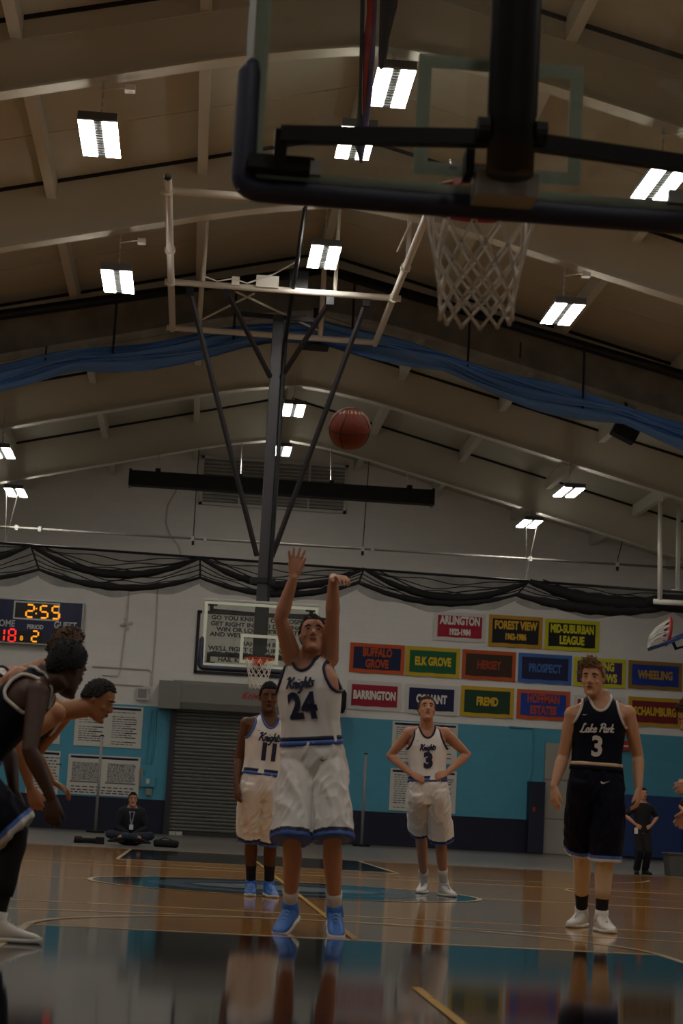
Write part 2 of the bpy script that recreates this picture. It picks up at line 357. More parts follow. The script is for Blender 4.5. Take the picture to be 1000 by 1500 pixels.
# ---------------------------------------------------------------- high bay lights
def lamp_proto():
    t = thing('high_bay_light', 'twin panel high bay light hanging under a roof frame', 'light', (0, 0, 0), 'high bay lights')
    MB().box((-0.21, -0.62, 0.0), (0.21, 0.62, 0.07)).build('housing', 'lamp_grey', t)
    for sx in (-1, 1): MB().box((sx * 0.135 - 0.085, -0.58, -0.012), (sx * 0.135 + 0.085, 0.58, 0.002)).build('diffuser', 'lamp', t)
    for i in range(14): MB().box((-0.045, -0.56 + i * 0.083, -0.008), (0.045, -0.53 + i * 0.083, 0.003)).build('fin', 'alu', t)
    MB().box((-0.22, -0.66, -0.01), (0.22, -0.6, 0.075)).build('end_cap', 'lamp_grey', t)
    return t
LP = [(-2.47, 14.42, 8.25), (4.1, 14.42, 8.25), (0.87, 14.42, 9.15), (0.63, 16.6, 9.25), (-2.47, 20.2, 8.2), (4.08, 20.2, 8.2), (0.55, 21.0, 9.04),
      (-5.24, 32.0, 7.71), (6.58, 32.0, 7.67), (0.7, 32.0, 9.02), (-5.49, 37.9, 7.85), (6.8, 37.9, 7.9), (0.72, 37.9, 9.28),
      # further lamps of the same rows, outside the picture
      (-8.5, 14.42, 7.0), (10.1, 14.42, 7.0), (-8.5, 20.2, 7.0), (10.1, 20.2, 7.0), (-8.5, 27.5, 7.0), (10.1, 27.5, 7.0), (-10.5, 35, 6.5), (12, 35, 6.5),
      (-2.47, 8.4, 8.2), (4.1, 8.4, 8.2), (-8.5, 8.4, 7.0), (10.1, 8.4, 7.0), (-2.47, 2.4, 8.2), (4.1, 2.4, 8.2), (-8.5, 2.4, 7.0), (10.1, 2.4, 7.0),
      (0.8, -3.6, 8.9), (-6, -3.6, 7.4), (7.6, -3.6, 7.4), (0.8, -9.5, 8.9)]
lp0 = lamp_proto()
lamps = [lp0] + [copy_tree(lp0) for _ in LP[1:]]
for i, (x, y, z) in enumerate(LP):
    t = lamps[i]
    t.location = (x, y, z); ROOTLOC[t.name] = V((x, y, z))
    top = min(flange_z(x) + 0.3, roof(x) - 0.05)
    mb = MB()
    ch = []
    n = max(3, int((top - z - 0.07) / 0.045))
    for j in range(n):
        zz = z + 0.06 + (top - z - 0.06) * (j + 0.5) / n
        mb.obox((x, y - 0.13 * (j / n), zz), UX * (0.014 if j % 2 else 0.004), UY * (0.004 if j % 2 else 0.014), UZ * ((top - z) / n * 0.62))
    mb.build('chain', 'steel_bright', t)
    if i in (10, 11):
        MB().tube([(x - 0.18, y - 0.5, z), (x - 0.1, y - 0.5, z - 1.3), (x + 0.12, y - 0.5, z)], 0.018, 6).build('v_hook', 'white_pipe', t)
        MB().tube([(x - 0.1, y - 0.5, z - 1.25), (x - 0.1, y - 0.5, z - 1.45)], 0.025, 6).build('hook_end', 'white_pipe', t)
        t['label'] = 'twin panel high bay light with a white V hook hanging below it'
    elif i in (0, 1, 4, 5):
        MB().tube([(x, y - 0.1, z + 0.55), (x + 0.2, y - 0.1, z + 0.6), (x + 0.3, y - 0.1, z + 0.6)], 0.012, 6).build('sensor_arm', 'white_pipe', t)
        MB().box((x + 0.25, y - 0.16, z + 0.56), (x + 0.37, y - 0.04, z + 0.63)).build('sensor', 'white_pipe', t)
        t['label'] = 'twin panel high bay light on a chain with a small side sensor'
    elif x > 0.4 and x < 1:
        t['label'] = 'twin panel high bay light hanging beneath the ridge of the roof'
    elif i in (7, 8):
        t['label'] = 'twin panel high bay light on a plain chain before the end wall'

# the fixtures of the same lamp rows that hang outside the picture
ROWN = {-9.5: 'first', -3.6: 'second', 2.4: 'third', 8.4: 'fourth', 14.42: 'fifth', 20.2: 'sixth', 27.5: 'seventh', 35: 'eighth'}
for i, (x, y, z) in enumerate(LP):
    if i <= 12: continue
    side = 'far_left' if x < -5 else 'left' if x < 0 else 'centre' if x < 2 else 'right' if x < 6 else 'far_right'
    t = lamps[i]; stem = ROWN[y] + '_row_' + side + '_offscreen'; t.name = 'high_bay_light_' + stem
    t['label'] = 'twin panel high bay light over the near half of the court' if y < 10 else 'twin panel high bay light near the eaves in an outer row'
    for ch, sd in zip([c_ for c_ in t.children if c_.name.startswith('diffuser')], ('one', 'two')): ch.name = 'diffuser_' + sd + '_' + stem

# ---------------------------------------------------------------- divider curtain across the hall
cur = thing('divider_curtain', 'blue divider curtain with grey mesh top gathered under a black roller', 'curtain', (RX, 25.35, 8.0))
CYP = 25.35
def pipe_z(x): return 10.14 - 0.225 * abs(x - RX)
for sg in (-1, 1):
    MB().tube([(RX, CYP, pipe_z(RX)), (RX + sg * 14.5, CYP, pipe_z(RX + sg * 14.5))], 0.09, 10).build('roller', 'black_steel', cur, True)
xs = [RX - 13 + 26 * i / 120 for i in range(121)]
def cur_top(x): return pipe_z(x) - 0.86 - 0.04 * math.cos((x - RX) * math.pi / 1.5)
def cur_bot(x): return pipe_z(x) - 1.17 - 0.2 * abs(math.sin((x - RX + 1.0) * math.pi / 3.2))
mb = MB(); R = []
for x in xs:
    ring = []
    for j in range(9):
        f = j / 8; z = cur_top(x) * (1 - f) + cur_bot(x) * f
        ring.append((x, CYP + 0.1 * math.sin(j * 2.1 + x * 0.7) + 0.13 * math.sin(f * math.pi) * -1 + 0.05 * math.sin(x * 2.4 + j), z))
    R.append(ring)
mb.loft(R, cap=False, closed=False).build('blue_panel', 'curtain_blue', cur, True)
mb = MB(); R2 = [[(x, CYP + 0.16, cur_top(x) + 0.03), (x, CYP + 0.22, (cur_top(x) + cur_bot(x)) / 2), (x, CYP + 0.14, cur_bot(x) + 0.05)] for x in xs]
mb.loft(R2, cap=False, closed=False).build('back_fold', 'curtain_blue', cur, True)
for f0, dy in ((0.35, -0.16), (0.62, -0.17)):
    pts = [(x, CYP + dy + 0.03 * math.sin(x * 2.1), cur_top(x) * (1 - f0) + cur_bot(x) * f0 + 0.07 * math.sin(x * 1.3 + f0 * 9)) for x in xs]
    MB().tube(pts, 0.028, 6, flat=0.6).build('fold', 'curtain_blue', cur, True)
mb = MB(); R3 = [[(x, CYP + 0.02, pipe_z(x) - 0.05), (x, CYP + 0.05, pipe_z(x) - 0.55), (x, CYP + 0.02, cur_top(x) - 0.03)] for x in xs]
mb.loft(R3, cap=False, closed=False).build('mesh_panel', 'grey_mesh', cur, True)
for k in range(-6, 7):
    x = RX + 0.55 + 2.05 * k
    MB().box((x - 0.02, CYP - 0.1, cur_bot(x) + 0.1), (x + 0.02, CYP - 0.085, pipe_z(x))).build('lift_strap', 'black_matte', cur)
    if k % 2: MB().box((x + 0.9, CYP - 0.1, cur_top(x) + 0.1), (x + 0.93, CYP - 0.085, pipe_z(x) - 0.5)).build('lift_strap', 'black_matte', cur)

# ---------------------------------------------------------------- hoops
def net_mesh(cx, cy, zr, R0, R1, H, loops=12, rows=7, r=0.0065, seg=2):
    mb = MB()
    def P(a, t):
        # cylinder-ish funnel with slight flare at the hem
        R = R1 + (R0 - R1) * (1 - t) ** 1.6 + 0.012 * max(0, t - 0.75) * 4 * 0.25
        return V((cx + R * math.cos(a), cy + R * math.sin(a), zr - H * t))
    for i in range(loops):
        for sg in (-1, 1):
            pts = []
            a = 2 * math.pi * i / loops
            for k in range(rows + 1):
                t = (0, 0.25, 0.43, 0.57, 0.69, 0.8, 0.9, 1.0)[k]
                ph = a + sg * (k % 2) * math.pi / loops
                pts.append(P(ph, t))
            out = []
            for k in range(len(pts) - 1):
                for q in range(seg): out.append(pts[k].lerp(pts[k + 1], q / seg))
            out.append(pts[-1])
            rr = [r * (0.75 if j < 4 else 1.0) for j in range(len(out))]
            mb.tube(out, rr, 5)
            for k in range(1, rows + 1):
                if k >= 2: mb.ell(pts[k], (UX * r * 1.35, UY * r * 1.35, UZ * r * 1.6), 6, 4)
    return mb
def square_frame(w, h, t, z0, y, yd, name, parent, m):
    mb = MB()
    mb.box((-w / 2, y, z0), (w / 2, y + yd, z0 + t)); mb.box((-w / 2, y, z0 + h - t), (w / 2, y + yd, z0 + h))
    mb.box((-w / 2, y, z0 + t), (-w / 2 + t, y + yd, z0 + h - t)); mb.box((w / 2 - t, y, z0 + t), (w / 2, y + yd, z0 + h - t))
    return mb
def hoop(name, label, Y, sgn, rimmat):
    """board face at Y; court side is +sgn; everything behind the board goes to -sgn"""
    t = thing(name, label, 'basketball hoop', (0, Y, 3.0))
    yb = lambda d: Y + sgn * d          # d>0 toward the court
    def B(a, b, nm, m, par=t, sm=False): return MB().box((a[0], yb(a[1]), a[2]), (b[0], yb(b[1]), b[2])).build(nm, m, par, sm)
    g = B((-0.915, -0.02, 2.90), (0.915, -0.008, 3.97), 'glass_board', 'glass')
    fr = MB()
    for a, b in (((-0.93, -0.035, 2.88), (0.93, 0.004, 2.915)), ((-0.93, -0.035, 3.955), (0.93, 0.004, 3.985)), ((-0.93, -0.035, 2.915), (-0.905, 0.004, 3.955)), ((0.905, -0.035, 2.915), (0.93, 0.004, 3.955))):
        fr.box((a[0], yb(a[1]), a[2]), (b[0], yb(b[1]), b[2]))
    fr.build('board_frame', 'alu', t)
    bd = MB()
    for a, b in (((-0.90, 2.92), (0.90, 2.97)), ((-0.90, 3.90), (0.90, 3.95)), ((-0.90, 2.97), (-0.85, 3.90)), ((0.85, 2.97), (0.90, 3.90))):
        bd.box((a[0], yb(-0.008), a[1]), (b[0], yb(-0.004), b[1]))
    bd.build('painted_border', 'board_print', t)
    sq = MB()
    for a, b in (((-0.305, 3.0), (0.305, 3.05)), ((-0.305, 3.407), (0.305, 3.457)), ((-0.305, 3.05), (-0.255, 3.407)), ((0.255, 3.05), (0.305, 3.407))):
        sq.box((a[0], yb(-0.008), a[1]), (b[0], yb(-0.004), b[1]))
    sq.build('target_square', 'board_print', t)
    # U shaped bottom padding with rounded corners
    path = [V((-0.905, yb(-0.015), 3.375)), V((-0.915, yb(-0.015), 3.33)), V((-0.915, yb(-0.015), 2.95))]
    for i in range(1, 6):
        a = math.pi + math.pi / 2 * i / 6; path.append(V((-0.855 + 0.06 * math.cos(a), yb(-0.015), 2.95 + 0.06 * math.sin(a))))
    path.append(V((-0.855, yb(-0.015), 2.89)))
    path = path + [V((-p.x, p.y, p.z)) for p in reversed(path)]
    rr = [0.022, 0.04] + [0.045] * (len(path) - 4) + [0.04, 0.022]
    MB().tube(path, rr, 10, up=(0, 1, 0)).build('bottom_pad', 'pad_navy', t, True)
    # rim, bracket, net
    yc = yb(0.381)
    MB().ring((0, yc, 3.048), 0.232, 0.0095, 40, 8).build('rim', rimmat, t, True)
    br = MB(); br.box((-0.09, yb(0.004), 2.97), (0.09, yb(0.02), 3.06)); br.box((-0.07, yb(0.015), 3.0), (0.07, yb(0.15), 3.02))
    for sx in (-1, 1): br.bar((sx * 0.085, yb(0.02), 3.03), (sx * 0.13, yb(0.19), 3.042), 0.012, 0.03)
    br.build('rim_bracket', rimmat, t)
    net_mesh(0, yc, 3.035, 0.228, 0.135, 0.45).build('net', 'net_white', t, True)
    return t, yb
near, yb = hoop('basketball_hoop', 'near glass backboard with navy pad and white net, seen from behind', 0.0, 1, 'rim_red')
# near mast and frame (behind the glass, toward the camera)
MB().tube([(0, -0.30, 2.92), (0, -0.30, 3.12), (0, -0.30, 3.13), (0, -0.30, 9.5)], [0.083, 0.083, 0.088, 0.088], 20).build('mast', 'black_steel', near, True)
for sx in (-1, 1):
    MB().bar((sx * 0.07, -0.27, 3.055), (sx * 0.79, -0.16, 3.05), 0.05, 0.055).build('support_arm', 'black_steel', near)
    MB().bar((sx * 0.79, -0.155, 3.075), (sx * 0.79, -0.10, 2.95), 0.045, 0.045).build('support_arm', 'black_steel', near)
    MB().box((sx * 0.79 - 0.11, -0.11, 2.945), (sx * 0.79 + 0.11, -0.03, 2.995)).build('corner_clamp', 'black_matte', near)
    MB().box((sx * 0.79 - 0.05 + sx * -0.12, -0.06, 2.95), (sx * 0.79 + 0.03 + sx * -0.12, -0.03, 3.0)).build('corner_clamp', 'alu', near)
    MB().tube([(sx * 0.08, -0.31, 3.075), (sx * 0.12, -0.31, 3.075)], 0.04, 12).build('bolt', 'black_matte', near)
MB().box((-0.10, -0.2, 2.88), (0.12, -0.03, 2.965)).build('mounting_plate', 'box_grey', near)
MB().box((-0.14, -0.2, 2.95), (-0.11, -0.1, 3.04)).build('latch', 'black_matte', near)
MB().box((-0.19, -0.16, 2.985), (-0.165, -0.12, 3.01)).build('latch_pin', 'steel_bright', near)
MB().bar((0, -0.30, 9.5), (0, -0.30, 10.35), 0.1, 0.1).build('ceiling_mount', 'white_pipe', near)

FY = 23.16
far, yb = hoop('basketball_hoop', 'far glass backboard with orange rim hanging from a dark ceiling mast', FY, -1, 'rim_orange')
MB().box((-0.085, FY + 0.30, 3.05), (0.085, FY + 0.46, 8.75)).build('mast', 'grey_steel', far)
MB().box((0.09, FY + 0.28, 3.2), (0.125, FY + 0.40, 8.6)).build('mast_rail', 'black_steel', far)
MB().box((-0.2, FY + 0.26, 4.32), (0.2, FY + 0.5, 4.4)).build('mast_collar', 'black_steel', far)
MB().bar((-0.62, FY + 0.38, 8.74), (0.6, FY + 0.38, 8.72), 0.07, 0.07).build('top_bar', 'black_steel', far)
for a, b in ((at(278, 427, 22.05), (-0.12, FY + 0.3, 4.75)), (at(536, 443, 22.05), (0.12, FY + 0.3, 4.75)), (at(333, 429, 22.05), (-0.08, FY + 0.3, 7.7)), (at(483, 441, 22.05), (0.1, FY + 0.3, 7.7))):
    MB().bar(a, b, 0.06, 0.06).build('brace', 'grey_steel', far); MB().obox(a, UX * 0.06, UY * 0.06, UZ * 0.07).build('brace_clamp', 'black_steel', far)
MB().tube([(0.11, FY + 0.24, 4.3), (0.13, FY + 0.2, 8.3), (0.2, 19.0, 9.85)], 0.035, 8).build('fold_brace', 'black_steel', far)
for sx in (-1, 1):
    MB().bar((0, FY + 0.2, 3.12), (sx * 0.79, FY + 0.14, 3.12), 0.07, 0.07).build('support_arm', 'black_steel', far)
    MB().bar((0, FY + 0.2, 3.80), (sx * 0.79, FY + 0.14, 3.82), 0.045, 0.045).build('support_arm', 'black_steel', far)
    MB().bar((sx * 0.79, FY + 0.12, 2.97), (sx * 0.79, FY + 0.1, 3.14), 0.06, 0.06).build('support_arm', 'black_steel', far)
    MB().bar((sx * 0.79, FY + 0.12, 3.78), (sx * 0.79, FY + 0.1, 3.9), 0.06, 0.06).build('support_arm', 'black_steel', far)
    MB().box((sx * 0.79 - 0.09, FY + 0.03, 3.88), (sx * 0.79 + 0.09, FY + 0.1, 3.92)).build('corner_clamp', 'black_matte', far)
    MB().box((sx * 0.79 - 0.1, FY + 0.03, 2.95), (sx * 0.79 + 0.1, FY + 0.1, 2.99)).build('corner_clamp', 'black_matte', far)
MB().box((-0.1, FY + 0.14, 3.05), (0.1, FY + 0.34, 3.9)).build('mast_plate', 'grey_steel', far)
MB().box((-0.93, FY - 0.002, 3.96), (0.93, FY + 0.03, 3.99)).build('top_edge', 'panel_white', far)
for sx in (-1, 1): MB().box((sx * 0.92 - 0.012, FY - 0.002, 3.3), (sx * 0.92 + 0.012, FY + 0.03, 3.99)).build('side_edge', 'panel_white', far)

# white pipe frame that carries the far hoop
pf = thing('ceiling_pipe_frame', 'white pipe frame under the roof that carries the far hoop mast', 'pipe frame', (0, 21, 8.76))
ZP = 8.76
for x in (-1.75, 1.73):
    MB().tube([(x, 17.05, ZP), (x, 24.95, ZP)], 0.055, 12, cap=False).build('long_pipe', 'white_pipe', pf, True)
    MB().box((x - 0.03, 20.01, ZP), (x + 0.03, 20.07, flange_z(x) - 0.01)).build('hanger', 'white_pipe', pf)
    for y in (22.0, 17.6, 20.3): MB().tube([(x, y - 0.04, ZP), (x, y + 0.04, ZP)], 0.08, 10).build('clamp', 'white_pipe', pf)
for y, x0, x1 in ((17.6, -1.85, 0.3), (22.0, -1.85, 1.85), (24.85, -1.85, 1.75)):
    MB().tube([(x0, y, ZP), (x1, y, ZP)], 0.052, 12).build('cross_pipe', 'white_pipe', pf, True)
for px, py in ((291, 484), (469, 496)):
    p = at(px, py, 24.85); MB().tube([(p.x, 24.85, ZP), (p.x, 24.85, roof(p.x))], 0.045, 10).build('hanger_pipe', 'white_pipe', pf, True)
for px, py in ((490, 436), (297, 420)):
    p = at(px, py, 22.0); MB().tube([(p.x, 22.0, ZP), (p.x, 22.0, roof(p.x))], 0.032, 10).build('hanger_pipe', 'white_pipe', pf, True)
for a, b in ((at(292, 470, 24.8), at(372, 430, 22.2)), (at(345, 427, 22.1), at(466, 484, 24.8)), (at(603, 322, 19.5), at(582, 368, 21))): MB().tube([a, b], 0.018, 6).build('tie_rod', 'white_pipe', pf)
p = at(345, 411, 22.0); MB().box((p.x - 0.06, 21.9, ZP), (p.x + 0.06, 22.1, p.z + 0.04)).build('junction_box', 'white_pipe', pf)
p = at(394, 410, 22.0); MB().box((p.x - 0.2, 21.9, ZP), (p.x + 0.15, 22.1, p.z + 0.04)).build('junction_box', 'white_pipe', pf)
p = at(440, 412, 22.3); MB().box((p.x - 0.18, 22.2, ZP + 0.05), (p.x + 0.12, 22.5, p.z + 0.15)).build('winch', 'black_steel', pf)
MB().tube([at(300, 405, 21.9), at(318, 412, 21.9), at(340, 408, 21.9), at(362, 415, 21.9), at(400, 402, 21.9), at(440, 380, 21.6)], 0.012, 6).build('cable', 'white_pipe', pf)

# folded side hoop at the right
sh = thing('side_hoop', 'folded side hoop with red rim on a hanging white frame', 'basketball hoop', at(985, 900, 34))
Yh = 34.0
def Pb(px, py, Y=Yh): return at(px, py, Y)
MB().tube([Pb(967, 735), Pb(966, 880)], 0.055, 10).build('hanger_pipe', 'white_pipe', sh, True)
MB().tube([Pb(994, 740, 36.5), Pb(992, 868, 36.5)], 0.055, 10).build('hanger_pipe', 'white_pipe', sh, True)
MB().tube([Pb(957, 881), Pb(1040, 886)], 0.06, 10).build('cross_pipe', 'white_pipe', sh, True)
MB().tube([Pb(984, 867, 36.5), Pb(1060, 871, 36.5)], 0.06, 10).build('cross_pipe', 'white_pipe', sh, True)
MB().tube([Pb(967, 735), V((Pb(967, 735).x, Yh, roof(Pb(967, 735).x)))], 0.055, 10).build('hanger_pipe', 'white_pipe', sh, True)
MB().tube([Pb(994, 740, 36.5), V((Pb(994, 740, 36.5).x, 36.5, roof(Pb(994, 740, 36.5).x)))], 0.055, 10).build('hanger_pipe', 'white_pipe', sh, True)
a, b = Pb(963, 947), Pb(1060, 905); ax = (b - a).normalized(); nn = V((-ax.z, 0, ax.x))
MB().obox((a + b) / 2, ax * ((b - a).length / 2), UY * 0.9, nn * 0.035).build('board', 'pad_blue', sh)
rc = Pb(978, 925); rn = ax; rv = nn
mb = MB(); pts = [rc + (nn * 0.0) + (V((0.12, 0, 1)).normalized() * math.cos(q) * 0.3 + UY * math.sin(q) * 0.25) for q in [2 * math.pi * i / 24 for i in range(25)]]
mb.tube(pts, 0.035, 6, cap=False).build('rim', 'rim_red', sh, True)
mb = MB()
for i in range(12):
    q = 2 * math.pi * i / 12; q2 = 2 * math.pi * (i + 0.5) / 12; q3 = 2 * math.pi * (i - 0.5) / 12
    P0 = rc + V((0.12, 0, 1)).normalized() * math.cos(q) * 0.29 + UY * math.sin(q) * 0.24
    for qq in (q2, q3):
        P1 = rc + V((-0.28, 0, -0.12)) + V((0.12, 0, 1)).normalized() * math.cos(qq) * 0.2 + UY * math.sin(qq) * 0.18
        P2 = rc + V((-0.42, 0, -0.25)) + V((0.12, 0, 1)).normalized() * math.cos(q) * 0.13 + UY * math.sin(q) * 0.12
        mb.tube([P0, P1, P2], 0.014, 5)
mb.build('net', 'net_white', sh)
MB().bar(Pb(985, 940), Pb(990, 951), 0.08, 0.05).build('bracket', 'black_steel', sh); MB().bar(Pb(988, 951), Pb(1030, 938), 0.06, 0.05).build('bracket', 'black_steel', sh)
MB().bar(Pb(1015, 925), Pb(1015, 885), 0.1, 0.1).build('drop_arm', 'white_pipe', sh)

# long black housing in front of the louvre
hb = thing('screen_housing', 'long black roller housing hung in front of the wall louvre', 'housing', (0.75, 37.0, 8.2))
a, b = at(190, 703, 37.0), at(634, 727, 37.0); zc = (a.z + b.z) / 2
MB().box((a.x, 36.83, zc - 0.17), (b.x, 37.17, zc + 0.17)).build('body', 'black_matte', hb)
for x in (a.x + 0.01, b.x - 0.01): MB().box((x - 0.03, 36.8, zc - 0.2), (x + 0.03, 37.2, zc + 0.2)).build('end_plate', 'black_steel', hb)
for f in (0.09, 0.36, 0.66, 0.92):
    x = a.x + (b.x - a.x) * f; MB().box((x - 0.06, 36.9, zc + 0.16), (x + 0.06, 37.1, zc + 0.26)).build('bracket', 'black_steel', hb)
    MB().tube([(x, 37.0, zc + 0.2), (x, 37.9, flange_z(x) - 0.01)], 0.012, 6).build('hanger', 'steel_bright', hb)

# wall louvre
lv = thing('wall_louvre', 'wide metal louvre high on the end wall', 'vent', at(400, 715, YW))
a, b = at(291, 737, YW), at(506, 755, YW); zt = at(400, 675, YW).z; zb = (at(291, 740, YW).z + at(506, 752, YW).z) / 2
MB().box((a.x, YW - 0.02, zb), (b.x, YW - 0.005, zt)).build('back', 'box_grey', lv)
for q in ((a.x, zb, b.x, zb + 0.07), (a.x, zt - 0.07, b.x, zt), (a.x, zb, a.x + 0.08, zt), (b.x - 0.08, zb, b.x, zt)): MB().box((q[0], YW - 0.1, q[1]), (q[2], YW - 0.004, q[3])).build('frame', 'louvre', lv)
nsl = 12
for i in range(nsl):
    z = zb + 0.1 + (zt - zb - 0.2) * (i + 0.5) / nsl
    MB().obox((0.5 * (a.x + b.x), YW - 0.06, z), UX * ((b.x - a.x) / 2 - 0.08), V((0, 0.05, 0.035)), V((0, -0.004, 0.006))).build('slat', 'louvre', lv)
for f in (0.27, 0.5, 0.74): MB().box((a.x + (b.x - a.x) * f - 0.025, YW - 0.11, zb), (a.x + (b.x - a.x) * f + 0.025, YW - 0.02, zt)).build('mullion', 'louvre', lv)

# ---------------------------------------------------------------- rail, batting net
YN = 36.0
rail = thing('wall_rail_pipe', 'thin white pipe rail spanning the hall above the black netting', 'pipe', (0, 38.6, 7.3))
a, b = at(-60, 768, 38.6), at(1060, 836, 38.6)
MB().tube([a, b], 0.03, 8).build('pipe', 'rail_grey', rail, True)
for px in (22, 55, 275, 293, 523, 537, 770, 900):
    p = a.lerp(b, (px + 60) / 1120); MB().obox(p, UX * 0.04, UY * 0.05, UZ * 0.06).build('clamp', 'steel_bright', rail)
for px, top in ((276, 720), (523, 745), (900, 780)):
    p = a.lerp(b, (px + 60) / 1120); MB().tube([p + V((0, 0, 0.1)), V((p.x, 38.1, flange_z(p.x)))], 0.012, 6).build('hanger', 'black_steel', rail)
    MB().obox(p + V((0, 0, -0.04)), UX * 0.03, UY * 0.03, UZ * 0.12).build('hook', 'black_steel', rail)
    
bn = thing('batting_net', 'black netting tied up in swags along a cable across the end wall', 'net', at(500, 830, YN))
ca, cb_ = at(-60, 791, YN), at(1060, 872, YN)
MB().tube([ca, cb_], 0.03, 8).build('cable', 'black_steel', bn, True)
ties = [(-200, 786, -190, 822), (45, 799, 57, 834), (293, 817, 293, 846), (533, 833, 525, 854), (775, 851, 757, 871), (1000, 880, 990, 888), (1240, 900, 1240, 920)]
def sag(p, q, s, n=24, pw=1.0):
    return [p.lerp(q, i / n) + V((0, 0, -s * (1 - abs(2 * i / n - 1) ** 2.0))) for i in range(n + 1)]
for i in range(len(ties) - 1):
    u0, u1 = at(*ties[i][:2], YN), at(*ties[i + 1][:2], YN); l0, l1 = at(*ties[i][2:], YN), at(*ties[i + 1][2:], YN)
    su, sl = (0.52, 0.32) if i < 4 else (0.25, 0.2)
    A, B = sag(u0, u1, su), sag(l0, l1, sl)
    Tn = [ca.lerp(cb_, (p.x - ca.x) / (cb_.x - ca.x)) for p in A]
    MB().loft([[t, t.lerp(p, 0.5) + V((0, 0.15, 0)), p] for t, p in zip(Tn, A)], cap=False, closed=False).build('net_panel', 'black_net', bn, True)
    MB().loft([[p + V((0, 0.1, 0)), p.lerp(q, 0.5) + V((0, 0.22, 0)), q + V((0, 0.1, 0))] for p, q in zip(A, B)], cap=False, closed=False).build('net_panel', 'black_net', bn, True)
    Q = [p + V((0, 0.12, -0.17 - 0.05 * math.sin(j * 0.7))) for j, p in enumerate(B)]
    MB().loft([[p + V((0, 0.1, 0)), q] for p, q in zip(B, Q)], cap=False, closed=False).build('net_panel', 'black_net', bn, True)
    fat = 1.0 if i < 4 else 1.8
    for C, r in ((A, 0.095 * fat), (B, 0.08 * fat)):
        rr = [r * (0.35 + 0.65 * math.sin(math.pi * min(1, max(0, j / 24)))) * (1 + 0.12 * math.sin(j * 1.9)) for j in range(25)]
        MB().tube(C, rr, 8).build('swag', 'black_matte', bn, True)
    sw = [p + V((0, -0.06, 0.10 + 0.04 * math.sin(j * 0.5))) for j, p in enumerate(A)]
    MB().tube(sw[2:-2], 0.016, 5).build('swag_cord', 'black_matte', bn)
    for fq in (0.3, 0.55, 0.8):
        MB().tube([t.lerp(p, fq) + V((0, 0.05, 0.05 * math.sin(j * 0.6 + fq * 9) * math.sin(math.pi * j / 24))) for j, (t, p) in enumerate(zip(Tn, A))], 0.012, 4).build('net_strand', 'black_matte', bn)
        MB().tube([p.lerp(q, fq) + V((0, 0.12, 0.05 * math.sin(j * 0.8 + fq * 7) * math.sin(math.pi * j / 24))) for j, (p, q) in enumerate(zip(A, B))], 0.012, 4).build('net_strand', 'black_matte', bn)
    MB().tube([u0, l0], 0.022, 6).build('tie_cord', 'black_matte', bn)
for px in (1005,):
    c = at(px, 885, YN); MB().ell(c, (UX * 1.1, UY * 0.3, UZ * 0.22), 14, 8).build('net_bundle', 'black_matte', bn, True)

# ---------------------------------------------------------------- flags hanging from the roof
fl = thing('hanging_flag', 'red white and blue flag hanging edge-on from the roof', 'flag', at(540, 100, 13.0))
Yf = 13.0
def strip(pts, name, m, par, th=0.02):
    L = [at(a, y, Yf) for a, b, y in pts]; Rr = [at(b, y, Yf) for a, b, y in pts]
    mb = MB(); mb.loft([[l, (l + r) / 2 + V((0, -0.05 - 0.02 * math.sin(i * 2.0), 0)), r, (l + r) / 2 + V((0, 0.05, 0))] for i, (l, r) in enumerate(zip(L, Rr))])
    return mb.build(name, m, par, True)
mat('flag_navy', '#232838', 0.7); mat('flag_red', '#c01a2c', 0.6); mat('flag_white', '#d8d0d0', 0.7); mat('flag_purple', '#6a62a8', 0.6, var=0.3, scale=25)
strip([(528, 536, -40), (527, 535, 40), (526, 534, 110), (524, 531, 160), (520, 530, 215), (527, 531, 238)], 'hoist_edge', 'flag_navy', fl)
strip([(535, 553, -40), (534, 551, 20), (531, 547, 60), (530, 541, 100), (531, 538, 130), (529, 536, 165)], 'red_fold', 'flag_red', fl)
strip([(532, 538, -40), (532, 538, 20), (530, 533, 60), (529, 532, 100), (529, 531, 150), (529, 531, 168)], 'white_fold', 'flag_white', fl)
strip([(549, 553, -20), (546, 551, 30), (541, 549, 80), (537, 546, 130), (532, 542, 165), (524, 536, 210), (526, 531, 236)], 'blue_fold', 'flag_purple', fl)
MB().tube([at(540, -38, Yf), V((at(540, -38, Yf).x, Yf + 0.3, roof(1) - 0.05))], 0.012, 6).build('hanging_line', 'black_steel', fl)
fd = thing('hanging_flag', 'dark plain flag hanging beside the red one', 'flag', at(565, 40, 13.2))
Yf = 13.2
strip([(558, 585, -40), (556, 582, 8), (555, 570, 55), (554, 567, 80), (555, 562, 100)], 'cloth', 'flag_navy', fd)
MB().tube([at(570, -38, Yf), V((at(570, -38, Yf).x, Yf + 0.3, roof(1) - 0.05))], 0.012, 6).build('hanging_line', 'black_steel', fd)

# ================================================================ END WALL FITTINGS
def wallbox(px0, py0, px1, py1, y0=YW - 0.03, y1=YW - 0.005):
    """box on the end wall from the photo corners top-left and bottom-right"""
    a, b = at(px0, py0, YW), at(px1, py1, YW); return (a.x, y0, b.z), (b.x, y1, a.z)
